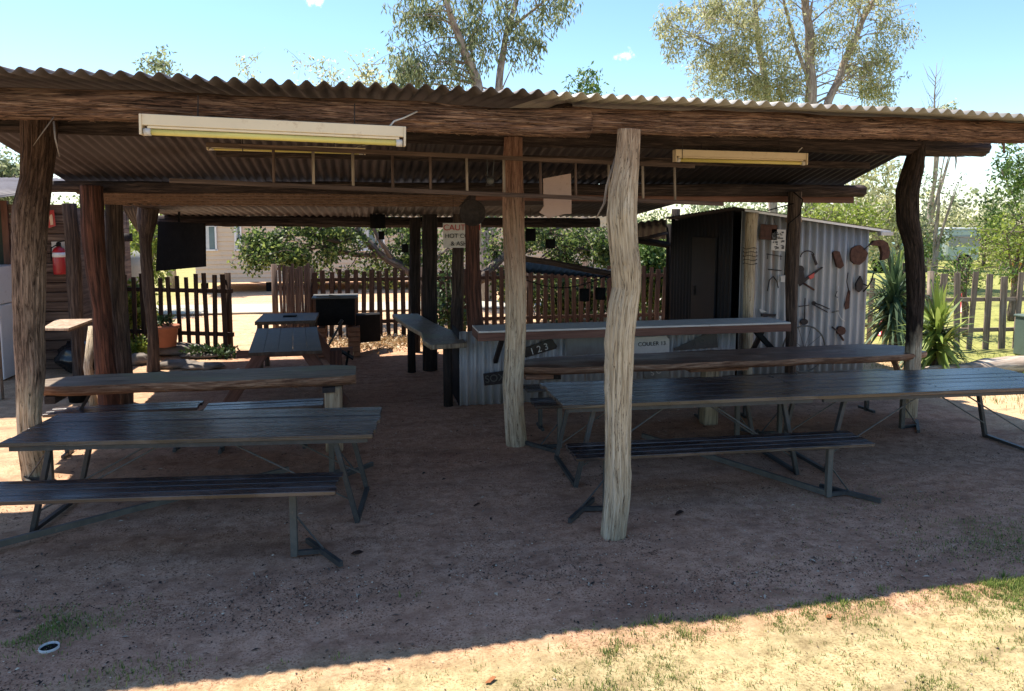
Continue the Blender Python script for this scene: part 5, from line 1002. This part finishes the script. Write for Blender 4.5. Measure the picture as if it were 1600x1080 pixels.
# tree tops over the roof at left, and gaps at left
for i, (px, Y, top, rx, lb, mt, low) in enumerate(((265, 27, 84, 30, 'round gum crown showing above the roof far left', m_leaf_cool, 170), (395, 30, 88, 22, 'thin wispy crown above the roof, third from left', m_leaf_euc, 170), (495, 29, 92, 32, 'sparse crown above the strip light', m_leaf_euc, 170), (590, 26, 98, 34, 'low pale crown just left of the tall gum', m_leaf_euc, 170), (540, 31, 108, 30, 'faint thin crown between two roof line crowns', m_leaf_euc, 170), (915, 24, 112, 24, 'small dark green crown poking over the roof right of the tall gum', m_leaf_green, 170), (10, 17, 255, 40, 'green tree over the slab hut roof at the left edge', m_leaf_cool, 300), (135, 18, 318, 30, 'bright tree filling the gap between the left posts', m_leaf_yel, 420), (225, 20, 330, 30, 'pale tree in the gap behind the black panel', m_leaf_yel, 440))):
    simple_tree(lb, px, Y, top, rx, mt, m_trunk_euc, 60 + i, (26 if i in (1, 2, 4) else 55) if i < 6 else 110, (10 if i < 6 else 26), 0.17 if i < 6 else 0.13, grp='tree tops showing over the shelter roof' if i < 6 else 'trees behind the slab hut', low=low)
# distant woodland closing the view
mb = MB(); rd = random.Random(77)
for k in range(230):
    a = R(rd.uniform(-38, 58)); d = rd.uniform(48, 75); c_ = Vector((math.sin(a) * d, math.cos(a) * d, rd.uniform(0.5, 3.2))); leaves(mb, c_, (2.2, 2.2, 2.0), 240, 0.27, rd, 0.2, 0.35)
tag(mb.build('woodland', m_leaf_cool), 'hazy belt of gum woodland closing the far view', 'woodland', kind='stuff')
# yuccas
def yucca(label, px, py, Y, h, R_, n, mat, seed, heads=((0, 1.0),)):
    rd = random.Random(seed); x = P(px, 400, Y).x; t = thing('spiky_yucca', label, 'plant', (x, Y, 0), 'spiky plants beside the crooked post')
    mb = MB(); mb.tube([(x, Y, -0.02), (x + 0.03, Y, h * 0.5), (x, Y, h)], [0.07, 0.05, 0.05], 10, 0.2); mb.build('trunk', m_trunk_dk, t, True); mb = MB()
    for dz, sc in heads:
        for k in range(n):
            a = rd.uniform(0, 6.283); el = R(rd.uniform(-50, 88)); L = R_ * sc * rd.uniform(0.7, 1.1); w_ = 0.03 * rd.uniform(0.8, 1.3); base = Vector((x, Y, h * (1 + dz) + rd.uniform(-0.25, 0.05) * h))
            hd = Vector((math.cos(a), math.sin(a), 0)); side = Vector((-math.sin(a), math.cos(a), 0)); pts = []
            for j in range(5):
                s_ = j / 4; sag = -0.25 * L * s_ * s_ * math.cos(el); pts.append(base + hd * L * s_ * math.cos(el) + Vector((0, 0, L * s_ * math.sin(el) + sag)))
            ww = [w_ * 0.8, w_, w_ * 0.9, w_ * 0.55, 0.001]; vs = []; g = (rd.random(),) * 3
            for j in range(5): vs += [pts[j] - side * ww[j], pts[j] + side * ww[j]]
            mb.add(vs, [(2 * j, 2 * j + 1, 2 * j + 3, 2 * j + 2) for j in range(4)], [g] * 10)
    mb.build('spiky_leaves', mat, t)
m_yuc = leafmat('yucca_leaves', [(0.08, 0.13, 0.03), (0.22, 0.3, 0.06), (0.42, 0.48, 0.13)], 0.3)
m_yucd = leafmat('dark_yucca_leaves', [(0.03, 0.06, 0.03), (0.08, 0.13, 0.06), (0.18, 0.25, 0.12)], 0.2)
yucca('bright green yucca with upright blades right of the crooked post', 1472, 540, 9.6, 0.72, 0.78, 110, m_yuc, 1, ((0, 1.0), (-0.4, 0.9)))
yucca('taller dark yucca between the hut corner and the crooked post', 1400, 540, 11.2, 1.1, 0.85, 150, m_yucd, 2, ((0.0, 1.0), (-0.35, 0.95)))
yucca('pale tipped yucca head above the dark one', 1406, 400, 11.6, 1.35, 0.6, 30, m_yuc, 4)
yucca('small ragged yucca at the foot of the bright one', 1440, 560, 10.1, 0.4, 0.65, 90, m_yucd, 3)

# ------------------------------------------------------------------ ground cover and small things
rd = random.Random(5); mb = MB()
def blade(mb, x, y, h, rd, dry=False):
    a = rd.uniform(0, 6.283); w_ = 0.0013 + h * 0.03; ln = rd.uniform(0.1, 0.7) * h; b0 = Vector((x, y, gz(x, y) - 0.004)); sd = Vector((-math.sin(a), math.cos(a), 0)) * w_; tip = b0 + Vector((math.cos(a) * ln, math.sin(a) * ln, h)); md = b0.lerp(tip, 0.55) + Vector((0, 0, h * 0.08))
    g = (min(1, rd.random() * 0.8 + (0.3 if dry else 0)),) * 3; mb.add([b0 - sd, b0 + sd, md + sd * 0.7, md - sd * 0.7, tip], [(0, 1, 2, 3), (3, 2, 4)], [g] * 5)
def dens(x, y): return mnoise.noise(Vector((x * 1.1, y * 1.4, 2.0))) + 0.6 * mnoise.noise(Vector((x * 5, y * 5, 9.0)))
n = 0
while n < 110000:                                              # sunlit patchy lawn in front
    x, y = rd.uniform(-0.6, 4.9), rd.uniform(2.3, 3.78)
    pr = min(1, max(0.02, 0.06 + 0.3 * (x - 0.7) + 0.3 * (3.3 - y))); dn = dens(x, y)
    if rd.random() > pr * min(1.0, max(0.04, 0.35 + 1.3 * dn)): continue
    k = rd.randrange(4, 12)
    for _ in range(k): blade(mb, x + rd.gauss(0, 0.013), y + rd.gauss(0, 0.013), rd.uniform(0.008, 0.026) * (1.5 if dn > 0.4 else 1), rd, rd.random() < 0.3)
    n += k
def patch(cx, cy, rx, ry, n, h0=0.01, h1=0.04):
    for _ in range(n):
        x, y = rd.gauss(cx, rx), rd.gauss(cy, ry)
        if dens(x * 2, y * 2) > -0.25: blade(mb, x, y, rd.uniform(h0, h1), rd)
q = G(60, 985); patch(q.x, q.y, 0.2, 0.12, 3200, 0.006, 0.03); q = G(210, 1050); patch(q.x, q.y, 0.18, 0.06, 300)
q = G(1570, 845); patch(q.x, q.y, 0.35, 0.2, 2600, 0.008, 0.03); q = G(1250, 900); patch(q.x, q.y, 0.6, 0.2, 900, 0.006, 0.018); q = G(1400, 790); patch(q.x, q.y, 0.6, 0.3, 1800, 0.006, 0.02)
for (px, py) in ((1010, 972), (1040, 968), (1300, 935), (1380, 922), (1535, 908), (1570, 903), (640, 930), (870, 1010)):
    q = G(px, py); patch(q.x, q.y, 0.035, 0.02, 30, 0.02, 0.055)
for _ in range(7000):                                         # strip of lawn right of the shelter
    x, y = rd.uniform(7.6, 12), rd.uniform(5.5, 10.8)
    if dens(x, y) > -0.1: blade(mb, x, y, rd.uniform(0.03, 0.08), rd)
tag(mb.build('grass', m_grass), 'sparse short grass growing through the sand and dirt', 'grass', kind='stuff')
mb = MB()
for _ in range(46000):
    x, y = rd.uniform(-3.2, 6.5), 2.5 + 7.5 * rd.random() ** 1.4
    if _ % 3 == 0: y = rd.gauss(4.35, 0.35)
    if y < 3.7 and rd.random() < 0.85: continue
    if dens(x * 0.8, y * 1.5) < -0.05 + 0.2 * rd.random() and rd.random() < 0.8: continue
    s_ = rd.uniform(0.002, 0.008) * (1.6 if rd.random() < 0.06 else 1); a = rd.uniform(0, 6.28); z = gz(x, y) + 0.002; e = rd.uniform(0.3, 1.0); u = Vector((math.cos(a), math.sin(a), rd.uniform(-.2, .3))) * s_; v_ = Vector((-math.sin(a), math.cos(a), rd.uniform(-.2, .3))) * s_ * e; p = Vector((x, y, z + 0.002)); g = (rd.random() ** 2 if rd.random() > 0.04 else 1.0,) * 3
    mb.add([p - u, p - v_, p + u, p + v_, p + Vector((0, 0, s_ * 0.6))], [(0, 1, 4), (1, 2, 4), (2, 3, 4), (3, 0, 4)], [g] * 5)
for _ in range(420):
    x, y = rd.uniform(-2.8, 5.5), rd.uniform(3.7, 8.5); a = rd.uniform(0, 6.28); L_ = rd.uniform(0.012, 0.032); u = Vector((math.cos(a), math.sin(a), rd.uniform(-.1, .2))) * L_; v_ = Vector((-math.sin(a), math.cos(a), rd.uniform(-.3, .3))) * L_ * rd.uniform(0.15, 0.4); p = Vector((x, y, gz(x, y) + 0.005)); g = (rd.choice((0.05, 0.2, 0.5, 0.75, 0.95)),) * 3
    mb.add([p - u, p - v_ + Vector((0, 0, .004)), p + u, p + v_ + Vector((0, 0, .006))], [(0, 1, 2, 3)], [g] * 4)
tag(mb.build('leaf_litter', m_litter), 'bark chips, pebbles and dead leaf crumbs over the dirt', 'litter', kind='stuff')
# leaf litter mound in dappled light
mb = MB()
for _ in range(2600):
    q = Vector((rd.gauss(0.35, 0.6), rd.gauss(14.1, 0.45), 0)); leaves(mb, (q.x, q.y, 0.02), (0.03, 0.03, 0.015), 1, 0.07, rd, 0, 0.3)
tag(mb.build('dead_leaves', leafmat('straw_leaves', [(0.3, 0.2, 0.1), (0.5, 0.38, 0.22), (0.65, 0.52, 0.35)], 0.1)), 'drift of dead leaves on the sunny ground by the barbecue', 'leaves', kind='stuff')
def curl_leaf(label, px, py, s_, mat, seed):
    q = G(px, py); rr = random.Random(seed); mb = MB(); n = 8; vs = []
    for i in range(n + 1):
        u = i / n; w_ = s_ * 0.4 * math.sin(math.pi * (0.06 + 0.92 * u))
        for j in (-1, 0, 1): vs.append((q.x + (u - .5) * s_ * 1.2 + j * w_ * 0.3, q.y + j * w_ * (0.8 + 0.4 * rr.random()) + (u - .5) * s_ * 0.5, q.z + gz(q.x, q.y) + 0.008 + 0.3 * abs(j) * w_ + 0.004 * math.sin(u * 5 + seed)))
    mb.add(vs, [(i * 3 + j, (i + 1) * 3 + j, (i + 1) * 3 + j + 1, i * 3 + j + 1) for i in range(n) for j in range(2)]); tag(solid(mb.build('fallen_leaf', mat, None, True), 0.0015), label, 'leaf', 'single fallen leaves')
curl_leaf('dark curled leaf on the dirt right of the left bench foot', 558, 863, 0.07, m_darkleaf, 1)
curl_leaf('brown leaf on the sunny grass near the shadow edge', 1295, 964, 0.045, m_dryleaf, 2)
curl_leaf('orange-brown leaf at the bottom of the sunny sand', 767, 1066, 0.05, m_dryleaf, 3)
curl_leaf('dark leaf in the middle of the shaded dirt', 745, 790, 0.05, m_darkleaf, 4)
curl_leaf('brown twig-like leaf right of the pale post foot', 1062, 802, 0.08, m_darkleaf, 5)
mb = MB(); q = G(77, 1013); mb.lathe((q.x, q.y, 0.0), [(0.048, -0.02), (0.049, 0.012), (0.045, 0.013), (0.043, -0.015), (0.0, -0.015)], 30); o = tag(mb.build('drain_pipe', m_offw, None, True), 'white plastic pipe mouth set flush in the dirt at lower left', 'pipe')
mb = MB(); mb.lathe((q.x, q.y, 0.0), [(0.0, -0.002), (0.042, -0.002), (0.042, 0.002), (0.0, 0.002)], 20); mb.build('pipe_opening', m_black, None).parent = o
mb = MB()
for x, zt in ((1493, 235), (1506, 225), (1568, 222)):
    mb.tube([P(x, zt, 7.4 if x < 1550 else 5.2), P(x + 1, zt + 18, 7.4 if x < 1550 else 5.2), P(x - 1, zt + (32 if x < 1500 else 8), 7.4 if x < 1550 else 5.2)], [0.012, 0.008, 0.002], 6)
mb.tube([P(962, 245, 5.15), P(948, 290, 5.1), P(944, 318, 5.1), P(931, 342, 5.08)], [0.008, 0.009, 0.009, 0.004], 7)
mb.tube([P(84, 183, 5.15), P(68, 205, 5.1), P(52, 228, 5.1)], [0.005, 0.004, 0.002], 6); mb.tube([P(84, 190, 5.15), P(86, 215, 5.1), P(93, 245, 5.1)], [0.006, 0.005, 0.002], 6)
tag(mb.build('loose_bark', m_paling, sh, True), kind='stuff')
